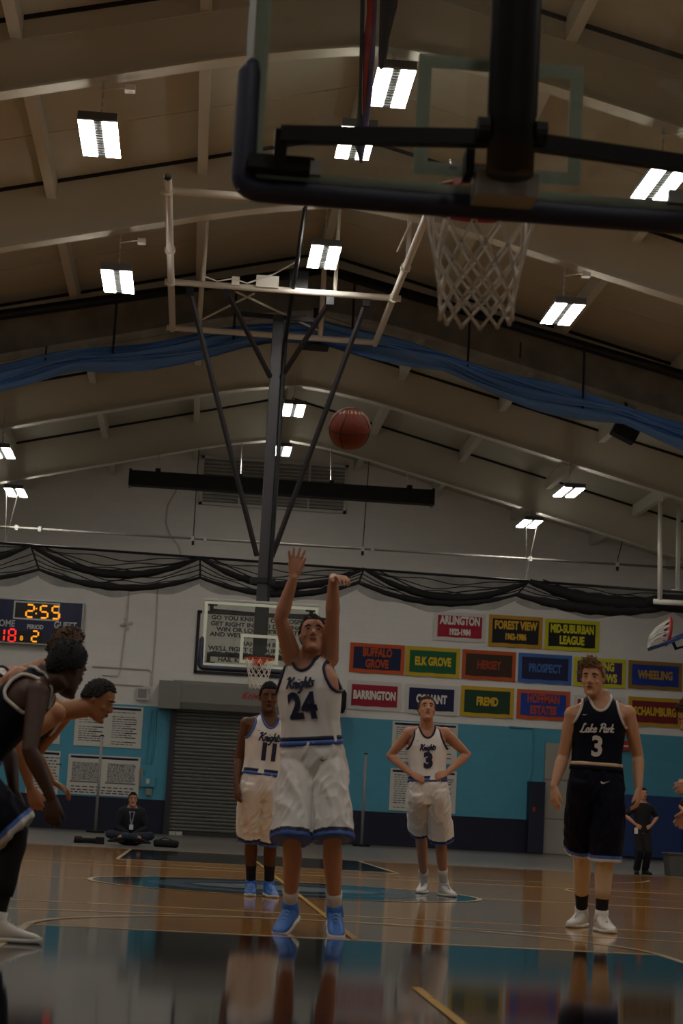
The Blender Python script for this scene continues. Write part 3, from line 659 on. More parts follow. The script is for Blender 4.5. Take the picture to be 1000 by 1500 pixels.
# rolling door
rd = thing('rolling_door', 'grey slatted rolling door with steel hood in the end wall', 'door', at(375, 1225, YW))
a = at(258, 1030, YW); b = at(483, 1040, YW); dx0, dx1 = a.x, b.x; ztop = at(300, 1040, YW).z
MB().box((dx0 - 0.12, YW - 0.16, 0), (dx0 + 0.03, YW - 0.005, ztop + 0.1)).build('guide_rail', 'door_frame', rd)
MB().box((dx1 - 0.03, YW - 0.16, 0), (dx1 + 0.12, YW - 0.005, ztop + 0.1)).build('guide_rail', 'door_frame', rd)
nS = 34
for i in range(nS):
    z0 = 0.1 + (ztop - 0.1) * i / nS; z1 = 0.1 + (ztop - 0.1) * (i + 1) / nS
    MB().prism([(0, z0), (0.035, z0 + 0.012), (0.045, (z0 + z1) / 2), (0.035, z1 - 0.012), (0, z1), (-0.02, z1), (-0.02, z0)], (dx0, YW - 0.06, 0), -UY, UZ, UX, dx1 - dx0).build('slat', 'door_grey', rd)
MB().box((dx0, YW - 0.13, 0.0), (dx1, YW - 0.03, 0.1)).build('bottom_bar', 'door_frame', rd)
z2 = at(300, 1000, YW).z
MB().prism([(0, ztop - 0.05), (0.42, ztop - 0.02), (0.5, ztop + 0.15), (0.5, z2 - 0.1), (0.4, z2), (0, z2)], (dx0 - 0.1, YW - 0.005, 0), -UY, UZ, UX, dx1 - dx0 + 0.2).build('hood', 'hood_grey', rd)
a, b = wallbox(234, 998, 263, 1040); MB().box((a[0], YW - 0.55, a[2]), (b[0], YW - 0.005, b[2])).build('motor_box', 'hood_grey', rd)
a = at(353, 1018, YW); b = at(392, 1026, YW); mb = MB(); letters(mb, 'Knights', (V(a) + V(b)) / 2 + V((0, -0.52, 0)), UX, UZ, size=0.24, bold=0.006, shear=0.3, xs=0.95)
mb.build('red_script', 'ink_red', rd)
for px in (252, 262): 
    p = at(px, 1220, YW - 0.6); MB().box((p.x - 0.08, YW - 0.3, 0), (p.x + 0.08, YW - 0.18, 0.09)).build('floor_bracket', 'steel_bright', rd)

# fight song panel
fs = thing('fight_song_sign', 'white sign with black song lyrics behind the far backboard', 'sign', at(385, 945, YW))
a, b = at(291, 895, YW), at(484, 992, YW); sx0, sx1 = a.x, b.x; sz1 = (at(291, 895, YW).z + at(484, 908, YW).z) / 2; sz0 = (at(288, 984, YW).z + at(484, 997, YW).z) / 2
MB().box((sx0, YW - 0.03, sz0), (sx1, YW - 0.005, sz1)).build('panel', 'panel_white', fs)
for q in ((sx0 - 0.03, sz0 - 0.03, sx1 + 0.03, sz0 + 0.05), (sx0 - 0.03, sz1 - 0.05, sx1 + 0.03, sz1 + 0.03), (sx0 - 0.03, sz0, sx0 + 0.05, sz1), (sx1 - 0.05, sz0, sx1 + 0.03, sz1)):
    MB().box((q[0], YW - 0.05, q[1]), (q[2], YW - 0.004, q[3])).build('frame', 'ink', fs)
mb = MB()
for s, px, py in (('GO YOU KNIGHTS OF PROSPECT', 384, 907), ('GET RIGHT IN AND DO WHAT', 378, 915.5), ("WIN OR LOSE WE'RE BETTER", 382, 923.5), ("AND WE'LL STAND BY YOU", 370, 930.5), ('RAH RAH RAH', 386, 943), ("WE'LL FIGHT ON OUR WAY", 368, 951), ('TO OUR TEAM WE WILL', 366, 958.5), ('HAIL KNIGHTS', 352, 966)):
    p = at(px, py, YW); letters(mb, s, V((p.x, YW - 0.034, p.z - 0.035)), UX, UZ, size=0.155, bold=0.006, xs=1.15)
mb.build('lyrics', 'ink', fs)

# banners
def banner(label, lines, px0, py0, px1, py1, field, border, ink, size=0.24):
    for n, h in (('bn_' + field, field), ('bn_' + border, border), ('bn_' + ink, ink)): mat(n, '#' + h, 0.75)
    A, B = at(px0, py0, YW), at(px1, py1, YW); cx, cz = (A.x + B.x) / 2, (A.z + B.z) / 2; w = B.x - A.x
    hgt = A.z - B.z - 0.0
    t = thing('school_banner', label, 'banner', (cx, YW - 0.05, cz), 'school banners on the end wall')
    def cloth(w, h, y, nm, m, th, x0=cx, z0=cz):
        mb = MB(); F = []; n, k = 14, 6
        ph = (px0 * 0.37) % 6
        for i in range(n + 1):
            u = -w / 2 + w * i / n
            F.append([V((x0 + u, y - 0.012 * math.sin(u * 7 + ph) * (0.3 + 0.7 * (1 - j / k)), z0 - h / 2 + h * j / k - 0.006 * math.sin(i * 1.1 + ph) * (1 - j / k))) for j in range(k + 1)])
        mb.loft(F, cap=False, closed=False); return mb.build(nm, m, t, True)
    cloth(w, hgt, YW - 0.035, 'border', 'bn_' + border, 0.01)
    cloth(w - 0.2, hgt - 0.2, YW - 0.041, 'field', 'bn_' + field, 0.01)
    mb = MB(); n = len(lines)
    for i, (s, k) in enumerate(lines):
        z = cz + (0.0 if n == 1 else (0.15 - 0.3 * i) * size / 0.24) - 0.0
        vs, fc = text2d(s, size * k * 1.25, 0.014, 0, 0.62); ww = max(v[0] for v in vs) - min(v[0] for v in vs)
        f = min(1.0, (w - 0.3) / ww); o = V((cx, YW - 0.058, z))
        mb.add([o + UX * (a * f) + UZ * b for a, b in vs], fc)
    if n: mb.build('lettering', 'bn_' + ink, t)
banner('red and white banner reading ARLINGTON 1922-1984', [('ARLINGTON', 1), ('1922-1984', 0.72)], 636, 895, 710, 942, 'a3102e', 'cfcac4', 'dedad2')
banner('black and gold banner reading FOREST VIEW', [('FOREST VIEW', 1), ('1962-1986', 0.72)], 716, 900, 793, 951, '14151f', 'b88a1a', 'd6a826')
banner('black and yellow banner reading MID-SUBURBAN LEAGUE', [('MID-SUBURBAN', 1), ('LEAGUE', 1)], 798, 906, 876, 956, '101218', 'c9c41a', 'd6cf1c')
banner('navy and orange banner reading BUFFALO GROVE', [('BUFFALO', 1), ('GROVE', 1)], 513, 941, 591, 989, '151c44', 'c4521c', 'b04a20')
banner('green and yellow banner reading ELK GROVE', [('ELK GROVE', 1)], 595, 946, 672, 994, '0c5a36', 'c9a81c', 'd9b81c')
banner('brown and orange banner reading HERSEY', [('HERSEY', 1)], 677, 951, 754, 999, '3a2418', 'b84e1a', '9a3a18')
banner('navy and light blue banner reading PROSPECT', [('PROSPECT', 1)], 759, 956, 836, 1004, '161d44', '3f68b0', '4068a8')
banner('purple and yellow banner reading ROLLING MEADOWS', [('ROLLING', 1), ('MEADOWS', 1)], 840, 962, 915, 1009, '3c2266', 'c9c41a', 'd6cf1c')
banner('blue and gold banner reading WHEELING', [('WHEELING', 1)], 920, 967, 998, 1013, '12308a', '8a6a24', 'b08828')
banner('red and white banner reading BARRINGTON', [('BARRINGTON', 1)], 510, 996, 586, 1043, '9a1030', 'cfcac4', 'dedad2')
banner('navy and white banner reading CONANT', [('CONANT', 1)], 594, 1001, 669, 1049, '161a44', 'cfcac4', 'dedad2')
banner('dark green and gold banner reading FREMD', [('FREMD', 1)], 675, 1004, 751, 1053, '123c26', 'c9a01c', 'd9b01c')
banner('blue and orange banner reading HOFFMAN ESTATES', [('HOFFMAN', 1), ('ESTATES', 1)], 757, 1009, 833, 1057, '173a96', 'c4521c', 'b8481e')
banner('red and white banner mostly hidden behind the navy player', [], 840, 1018, 913, 1062, '9a1030', 'cfcac4', 'dedad2')
banner('maroon and gold banner reading SCHAUMBURG', [('SCHAUMBURG', 1)], 920, 1020, 997, 1067, '6e0f1e', 'b8901c', 'd0a41c')

# scoreboard
sb = thing('scoreboard', 'navy scoreboard with amber clock reading 2:55', 'scoreboard', at(50, 915, YW))
A, B = at(122, 887, YW), at(118, 948, YW); xr = A.x; zt = at(60, 882, YW).z; zb = at(60, 944, YW).z; xl = xr - 3.9; ys = YW - 0.22
MB().box((xl, ys, zb), (xr, YW - 0.005, zt)).build('cabinet', 'score_blue', sb)
for q in ((xl - 0.03, zb - 0.03, xr + 0.03, zb), (xl - 0.03, zt, xr + 0.03, zt + 0.03), (xr, zb, xr + 0.03, zt), (xl - 0.03, zb, xl, zt)): MB().box((q[0], ys - 0.02, q[1]), (q[2], YW - 0.004, q[3])).build('edge_trim', 'alu', sb)
def spx(px, py): p = at(px, py, ys - 0.012); return V((p.x, ys - 0.012, p.z))
def panel(px0, py0, px1, py1, nm, m, d=0.008, frame=None):
    a, b = spx(px0, py0), spx(px1, py1)
    if frame: MB().box((a.x - 0.04, ys - 0.004, b.z - 0.04), (b.x + 0.04, ys + 0.01, a.z + 0.04)).build('window_frame', frame, sb)
    MB().box((a.x, ys - d, b.z), (b.x, ys + 0.01, a.z)).build(nm, m, sb)
panel(23, 882, 84, 908, 'clock_window', 'score_black', frame='score_white')
panel(-40, 923, 22, 942, 'home_window', 'score_black'); panel(24, 923, 62, 945, 'period_window', 'score_black'); panel(80, 926, 114, 946, 'guest_window', 'score_black')
SEG = {'0': 'abcdef', '1': 'bc', '2': 'abged', '3': 'abgcd', '4': 'fgbc', '5': 'afgcd', '6': 'afgedc', '7': 'abc', '8': 'abcdefg', '9': 'abcdfg'}
def digit(mb, ch, o, w, h, t):
    g = {'a': (0, h, w, h), 'b': (w, h / 2, w, h), 'c': (w, 0, w, h / 2), 'd': (0, 0, w, 0), 'e': (0, 0, 0, h / 2), 'f': (0, h / 2, 0, h), 'g': (0, h / 2, w, h / 2)}
    for s in SEG[ch]:
        x0, z0, x1, z1 = g[s]; e = 0.12 * t
        if z0 == z1: q = (x0 + t * 0.6, z0 - t / 2, x1 - t * 0.6, z0 + t / 2)
        else: q = (x0 - t / 2, z0 + t * 0.5, x0 + t / 2, z1 - t * 0.5)
        mb.box((o.x + q[0], o.y - 0.004, o.z + q[1]), (o.x + q[2], o.y, o.z + q[3]))
def digits(s, px, py, w, h, t, pitch, m, nm):
    o = spx(px, py)
    for ch in s:
        mb = MB()
        if ch == ':':
            for z in (0.3, 0.7): MB().box((o.x, o.y - 0.004, o.z + h * z - t * 0.4), (o.x + t * 0.8, o.y, o.z + h * z + t * 0.4)).build('colon_dot', m, sb)
            o = o + UX * t * 2.2; continue
        digit(mb, ch, o, w, h, t); o = o + UX * pitch
        mb.build(nm, m, sb)
digits('2', 38, 903.5, 0.19, 0.32, 0.042, 0.33, 'led_amber', 'clock_digit'); digits(':', 51.5, 904, 0.19, 0.32, 0.042, 0.3, 'led_amber', 'clock_digit')
digits('55', 58.5, 905, 0.19, 0.32, 0.042, 0.305, 'led_amber', 'clock_digit')
digits('2', 46, 939.5, 0.16, 0.27, 0.038, 0.3, 'led_amber', 'period_digit'); digits('8', 29.5, 937.5, 0.06, 0.1, 0.022, 0.3, 'led_amber', 'bonus_digit')
digits('1', -5.5, 938.5, 0.19, 0.32, 0.042, 0.24, 'led_red', 'home_digit'); digits('8', 12, 939.5, 0.17, 0.32, 0.042, 0.24, 'led_red', 'home_digit'); digits('0', 106, 941, 0.12, 0.27, 0.038, 0.3, 'led_red', 'guest_digit')
mb = MB()
for s, px, py, sz in (('HOME', 6, 913, 0.24), ('GUEST', 95.5, 916.5, 0.24), ('PERIOD', 51.5, 918.5, 0.15)): letters(mb, s, spx(px, py), UX, UZ, size=sz, bold=0.006, xs=0.82)
mb.build('lettering', 'score_white', sb)

# record boards: white panels with printed rows
def record_board(label, px0, py0, px1, py1, kind, name='record_board'):
    A, B = at(px0, py0, YW), at(px1, py1, YW); w, h = B.x - A.x, A.z - B.z; y = YW - 0.035
    t = thing(name, label, 'sign', ((A.x + B.x) / 2, YW, B.z))
    MB().box((A.x, y, B.z), (B.x, YW - 0.005, A.z)).build('panel', 'panel_white', t)
    rr = random.Random(int(px0 * 7 + py0)); ink = MB(); gr = MB()
    def bar(mb, u0, v0, u1, v1): mb.box((A.x + u0 * w, y - 0.002, B.z + v0 * h), (A.x + u1 * w, y + 0.001, B.z + v1 * h))
    bar(ink, 0.03, 0.91, 0.97, 0.965)
    for k in range(5): bar(gr, 0.1 + 0.17 * k, 0.925, 0.22 + 0.17 * k, 0.95)
    if kind == 'list':
        for r in range(15):
            v = 0.85 - r * 0.055
            for c in (0.06, 0.55):
                x = c
                if rr.random() < 0.12: continue
                while x < c + rr.uniform(0.26, 0.36):
                    l = rr.uniform(0.03, 0.07); bar(gr if rr.random() < 0.75 else ink, x, v - 0.011, x + l, v + 0.009); x += l + 0.012
                if r % 2: bar(ink, c + 0.2, v - 0.012, c + 0.36, v + 0.012)
    elif kind == 'grid':
        for c in (0.06, 0.55):
            bar(gr, c - 0.02, 0.3, c + 0.4, 0.34)
            for r in range(17):
                v = 0.8 - r * 0.027
                x = c
                while x < c + 0.37:
                    l = rr.uniform(0.02, 0.07); bar(ink if rr.random() < 0.35 else gr, x, v - 0.009, min(x + l, c + 0.39), v + 0.008); x += l + 0.008
        for v in (0.2, 0.12, 0.06):
            x = 0.06
            while x < 0.94: l = rr.uniform(0.03, 0.08); bar(ink, x, v - 0.015, x + l, v + 0.012); x += l + 0.02
    else:
        for r in range(11):
            v = 0.84 - r * 0.07
            x = 0.06
            while x < 0.9: l = rr.uniform(0.08, 0.2); bar(ink if rr.random() < 0.5 else gr, x, v - 0.014, x + l, v + 0.012); x += l + 0.03
    tag(ink.build('dark_print', 'ink_navy', t), kind='stuff'); tag(gr.build('grey_print', 'ink_grey', t), kind='stuff')
record_board('white records board with a list of names under a navy heading', 112, 1031, 206, 1097, 'list')
record_board('white records board with two dense tables of figures', 101, 1104, 202, 1168, 'grid')
record_board('small white notice board left of the tables of figures', 52, 1022, 87, 1090, 'rows'); record_board('lower white notice board half hidden by the leaning players', 42, 1098, 84, 1164, 'rows')
record_board('white records board behind the player with hands on hips', 575, 1056, 668, 1120, 'list')
record_board('lower white records board under the one behind that player', 572, 1125, 666, 1192, 'list')

# small wall fittings
def conduit(label, pts, r=0.02, m='conduit', y=YW - 0.03, name='wall_conduit'):
    P = [V((at(a, b, YW).x, y, at(a, b, YW).z)) for a, b in pts]
    o = MB().tube(P, r, 6).build(name, m); return tag(o, label, 'conduit')
conduit('thin conduit dropping from the netting to a small fitting on the wall', [(190, 860), (185, 914), (180, 950), (176, 984), (172, 990), (150, 989)], 0.02)
conduit('tall thin conduit beside the far backboard', [(231, 860), (227, 940), (222, 1005)], 0.016)
conduit('long bent conduit above the record boards', [(135, 976), (218, 981), (223, 986), (221, 1003)], 0.022)
conduit('lower straight conduit above the record boards', [(145, 1000), (210, 1005)], 0.018)
conduit('turquoise conduit running down to the switch box', [(229, 1040), (226, 1090), (221, 1118)], 0.03, 'turq_paint')
conduit('second turquoise conduit beside the switch box', [(222, 1040), (218, 1090), (214, 1118)], 0.022, 'turq_paint')
conduit('turquoise conduit looping beside the grey door', [(745, 1065), (780, 1067), (779, 1120), (776, 1140)], 0.03, 'turq_paint')
conduit('curved cable hanging on the wall left of the mast', [(262, 712), (246, 740), (243, 765), (250, 785), (262, 800), (265, 812)], 0.02)
st = thing('star_fitting', 'small star shaped conduit fitting on the white wall', 'fitting', at(185, 915, YW))
c = at(185, 914, YW); MB().ell((c.x, YW - 0.05, c.z), (UX * 0.06, UY * 0.05, UZ * 0.06), 10, 6).build('box', 'conduit', st)
for k in range(4): MB().bar((c.x, YW - 0.05, c.z), (c.x + 0.17 * math.cos(k * 1.57 + 0.3), YW - 0.04, c.z + 0.15 * math.sin(k * 1.57 + 0.3)), 0.05, 0.05).build('arm', 'conduit', st)
a, b = wallbox(200, 1006, 217, 1026); sp = thing('wall_speaker', 'grey square speaker on the wall above the record boards', 'speaker', (a[0], YW, a[2]))
MB().box((a[0], YW - 0.12, a[2]), (b[0], YW - 0.005, b[2])).build('case', 'conduit', sp); MB().box((a[0] + 0.05, YW - 0.13, a[2] + 0.05), (b[0] - 0.05, YW - 0.11, b[2] - 0.05)).build('grille', 'box_grey', sp)
a, b = wallbox(208, 1137, 226, 1153); sw = thing('switch_box', 'turquoise switch box with a light cover on the band', 'switch', (a[0], YW, a[2]))
MB().box((a[0], YW - 0.12, a[2]), (b[0], YW - 0.01, b[2])).build('box', 'turq_paint', sw); MB().box((a[0] + 0.12, YW - 0.13, a[2] + 0.08), (a[0] + 0.2, YW - 0.115, b[2] - 0.06)).build('cover', 'panel_white', sw)
a, b = wallbox(205.5, 1126, 208.5, 1152); MB().box((a[0], YW - 0.08, a[2]), (b[0], YW - 0.005, b[2])).build('control_strip', 'box_grey', sw)
a, b = wallbox(214, 1155, 222, 1165); MB().box((a[0], YW - 0.1, a[2]), (b[0], YW - 0.005, b[2])).build('outlet', 'box_grey', sw)
# beige door at the right
dr = thing('service_door', 'beige double panel door right of the navy padded post', 'door', at(815, 1247, YW))
a, b = at(798, 1088, YW), at(858, 1250, YW); dz = a.z
MB().box((a.x, YW - 0.08, 0), (b.x + 0.08, YW - 0.005, dz + 0.08)).build('frame', 'turq_paint', dr)
for z0, z1 in ((0.02, 0.9), (0.94, dz * 0.66), (dz * 0.66 + 0.05, dz)): MB().box((a.x, YW - 0.11, z0), (b.x, YW - 0.07, z1)).build('door_panel', 'door_beige', dr)
for z in (0.9, dz * 0.66): MB().box((a.x, YW - 0.105, z), (b.x, YW - 0.07, z + 0.05)).build('rail', 'hood_grey', dr)
a, b = at(772, 1147, YW), at(791, 1248, YW); po = thing('padded_post', 'navy padded post beside the beige door', 'pad', (a.x, YW - 0.3, 0))
MB().box((a.x, YW - 0.4, 0.02), (b.x, YW - 0.02, a.z)).build('pad', 'pad_navy', po); MB().box((a.x - 0.01, YW - 0.41, a.z), (b.x + 0.01, YW - 0.02, a.z + 0.04)).build('cap', 'pad_navy', po)
MB().box((a.x + 0.1, YW - 0.42, a.z * 0.6), (a.x + 0.16, YW - 0.4, a.z * 0.66)).build('red_tag', 'ink_red', po)
# blue wall pads at the right
x0 = at(862, 1200, YW - 0.1).x; zt = at(960, 1166, YW).z
for k in range(6):
    xa = x0 + k * 1.25; o = thing('wall_pad', 'blue wall pad at the foot of the turquoise wall', 'wall pad', (xa + 0.6, YW - 0.1, 0), 'blue wall pads')
    mb = MB(); mb.box((xa + 0.01, YW - 0.1, 0.06), (xa + 1.24, YW - 0.016, zt)); mb.build('cover', 'pad_blue', o)
    MB().box((xa + 0.03, YW - 0.06, 0.0), (xa + 1.22, YW - 0.016, 0.06)).build('base', 'ink', o)
rb = thing('alarm_box', 'small red box on the turquoise wall by the navy player', 'alarm', at(915, 1095, YW))
a, b = wallbox(908, 1085, 920, 1100); MB().box((a[0], YW - 0.12, a[2]), (b[0], YW - 0.005, b[2])).build('case', 'ink_red', rb); MB().box((a[0] + 0.04, YW - 0.13, a[2] + 0.1), (b[0] - 0.04, YW - 0.115, a[2] + 0.14)).build('label_strip', 'panel_white', rb)
# slender poles
for lab, pa, pb_, Yp in (('slender grey pole standing in front of the record boards', (146, 1078), (139, 1222), 39.5), ('slender grey pole standing between the rolling door and the record board', (537, 1105), (529, 1240), 40.0)):
    p0, p1 = at(*pa, Yp), at(*pb_, Yp); t = thing('slender_pole', lab, 'pole', (p1.x, Yp, 0))
    MB().tube([(p1.x, Yp, 0.02), (p1.x, Yp, p0.z)], 0.035, 8).build('shaft', 'box_grey', t, True); MB().tube([(p1.x, Yp, 0), (p1.x, Yp, 0.05)], 0.22, 16).build('base', 'black_steel', t)
    MB().tube([(p1.x, Yp, p0.z), (p1.x, Yp, p0.z + 0.03)], 0.045, 8).build('cap', 'black_steel', t)
mp = thing('hanging_mop_pad', 'dark padded cushion hanging beside the rolling door', 'pad', at(494, 1035, YW))
a, b = wallbox(489, 1012, 504, 1044); MB().tube([((a[0] + b[0]) / 2, YW - 0.62, a[2] - 0.05), ((a[0] + b[0]) / 2, YW - 0.62, a[2] + 0.1), ((a[0] + b[0]) / 2, YW - 0.62, b[2] - 0.08), ((a[0] + b[0]) / 2, YW - 0.62, b[2])], [0.08, 0.14, 0.14, 0.09], 12).build('cushion', 'black_matte', mp, True)
MB().box(((a[0] + b[0]) / 2 - 0.02, YW - 0.6, b[2] - 0.1), ((a[0] + b[0]) / 2 + 0.02, YW - 0.005, b[2])).build('bracket', 'black_steel', mp)
# beam projector by the right purlin
bp_ = thing('ceiling_speaker', 'black speaker box fixed under the roof beside the blue curtain', 'speaker', at(915, 632, 29))
c = at(915, 633, 29); MB().obox(c, V((0.22, 0, -0.1)), UY * 0.15, V((0.06, 0, 0.13))).build('case', 'black_matte', bp_); MB().bar(c, V((c.x, 29, roof(c.x))), 0.06, 0.06).build('bracket', 'black_steel', bp_)
pj = thing('ridge_projector', 'black flat box hung on the cream ridge bracket above the mast', 'projector', at(458, 507, 25.9))
c = at(460, 505, 25.85); MB().obox(c, UX * 0.26, UY * 0.25, UZ * 0.05).build('case', 'black_matte', pj); MB().bar(c, V((c.x, 25.9, flange_z(c.x))), 0.08, 0.08).build('bracket', 'black_steel', pj)
# grey bin at the right edge
p = atz(988, 1284); bi = thing('storage_bin', 'dark grey bin on the floor at the edge of the wood court', 'bin', (p.x, p.y, 0))
mat('bin_grey', '#4c4a48', 0.6)
MB().prism([(-0.22, 0.0), (0.22, 0.0), (0.26, 0.36), (-0.26, 0.36)], (p.x + 0.2, p.y + 0.2, 0), UX, UZ, UY, 0.4).build('body', 'bin_grey', bi); MB().box((p.x - 0.08, p.y + 0.18, 0.36), (p.x + 0.48, p.y + 0.62, 0.39)).build('lid', 'bin_grey', bi)

# ---------------------------------------------------------------- the ball
def basketball():
    c = at(512, 628, 4.0); r = 0.121
    t = thing('basketball', 'orange basketball in flight toward the near hoop', 'basketball', c)
    mat('ball', '#7e3219', 0.55, var=0.12, scale=60, bump=0.25); mat('ball_seam', '#1a0d0a', 0.6); mat('ball_print', '#d8b48a', 0.6)
    MB().ell(c, (UX * r, UY * r, UZ * r), 40, 24).build('cover', 'ball', t, True)
    rot = Matrix.Rotation(0.5, 3, 'X') @ Matrix.Rotation(0.3, 3, 'Z')
    def seam(f, n=48): MB().tube([c + rot @ (f(2 * math.pi * i / n).normalized() * (r * 1.001)) for i in range(n + 1)], 0.0028, 5, cap=False).build('seam', 'ball_seam', t, True)
    seam(lambda a: V((math.cos(a), math.sin(a), 0))); seam(lambda a: V((math.cos(a), 0, math.sin(a))))
    for sg in (-1, 1): seam(lambda a: V((sg * (0.55 + 0.35 * math.cos(2 * a)), 0.85 * math.cos(a), 0.85 * math.sin(a))))
    for k in range(7):
        P = []
        for a, b in ((-0.05, 0.58), (0.05, 0.58), (0.05, 0.78), (-0.05, 0.78)):
            th = a + (k - 3) * 0.24; d = V((math.sin(th) * math.cos(b), -math.cos(th) * math.cos(b), math.sin(b))); P.append(c + d * (r * 1.004))
        MB().add(P, [(0, 1, 2, 3)]).build('pale_print', 'ball_print', t)
    return t
basketball()

# ================================================================ PEOPLE
def skin(name, h): return mat(name, h, 0.5, var=0.08, scale=14, spec=0.4)
skin('skin_light', '#b98468'); skin('skin_fair', '#bb8b6c'); skin('skin_brown', '#5f3a26'); skin('skin_dark', '#4a3228'); skin('skin_tan', '#a87450')
mat('hair_dark', '#16110d', 0.8); mat('hair_brown', '#4a3320', 0.75, var=0.3, scale=40); mat('hair_black', '#0a0808', 0.9); mat('hair_fair', '#7a5c3a', 0.75, var=0.3, scale=40)
mat('eye_white', '#8a817a', 0.5); mat('eye_dark', '#120c0a', 0.3); mat('lip_light', '#8a4a42', 0.5); mat('lip_dark', '#4a2622', 0.5)
mat('kit_white', '#e2ddd8', 0.62, sheen=0.1); mat('kit_navy', '#0a0c1c', 0.75, spec=0.15); mat('trim_navy', '#15173a', 0.6); mat('trim_blue', '#3f62ad', 0.6); mat('trim_white', '#c9c4be', 0.6); mat('ink_kit', '#141a3c', 0.6)
mat('shoe_blue', '#2f6fc4', 0.5, var=0.15, scale=30); mat('shoe_white', '#cfc9c0', 0.5); mat('sole_white', '#d6d2cb', 0.5); mat('sock_white', '#cfcac2', 0.8); mat('sock_black', '#0b0b0c', 0.9)
mat('sleeve_tan', '#c9b090', 0.7); mat('lace', '#b9cbe6', 0.7); mat('suit', '#0f1119', 0.8); mat('jeans', '#222a3a', 0.8); mat('shirt_blue', '#6b7890', 0.8); mat('black_cloth', '#08080a', 0.85); mat('badge', '#c8c8c8', 0.5)

TORSO = [(-0.09, .13, .09), (-0.07, .155, .11), (-0.03, .17, .118), (.05, .163, .112), (.13, .150, .102), (.22, .150, .102), (.32, .165, .112), (.41, .178, .116), (.47, .174, .106), (.52, .150, .09), (.555, .112, .076), (.59, .073, .066), (.64, .058, .058)]
def tint(h, k):
    for i in range(len(TORSO) - 1):
        a, b = TORSO[i], TORSO[i + 1]
        if h <= b[0] or i == len(TORSO) - 2:
            t = max(0, min(1, (h - a[0]) / (b[0] - a[0]))); return a[k] + (b[k] - a[k]) * t
PW = 2.35
def ik(a, c, l1, l2, bend):
    d = c - a; D = min(d.length, (l1 + l2) * 0.999); u = d.normalized(); x = (l1 * l1 - l2 * l2 + D * D) / (2 * D); hgt = math.sqrt(max(0, l1 * l1 - x * x))
    n = V(bend) - u * V(bend).dot(u); n.normalize(); return a + u * x + n * hgt
def remeshed(mb, vox, smooth, keep=True):
    me = mb.mesh('tmp'); bm = bmesh.new(); bm.from_mesh(me); bmesh.ops.recalc_face_normals(bm, faces=bm.faces); bm.to_mesh(me); bm.free()
    ob = bpy.data.objects.new('tmp', me); COL.objects.link(ob)
    r = ob.modifiers.new('r', 'REMESH'); r.mode = 'VOXEL'; r.voxel_size = vox; r.adaptivity = 0.0
    s = ob.modifiers.new('s', 'SMOOTH'); s.factor = 0.5; s.iterations = smooth
    dg = bpy.context.evaluated_depsgraph_get(); dg.update(); out = bpy.data.meshes.new_from_object(ob.evaluated_get(dg))
    bpy.data.objects.remove(ob); bpy.data.meshes.remove(me); return out
def put(me, name, mats, parent, root):
    me.name = name; me.materials.clear()
    for m_ in mats: me.materials.append(MATS[m_])
    me.transform(Matrix.Translation(-root)); me.polygons.foreach_set('use_smooth', [True] * len(me.polygons))
    ob = bpy.data.objects.new(name, me); COL.objects.link(ob); ob.parent = parent; ROOTLOC[ob.name] = root; return ob

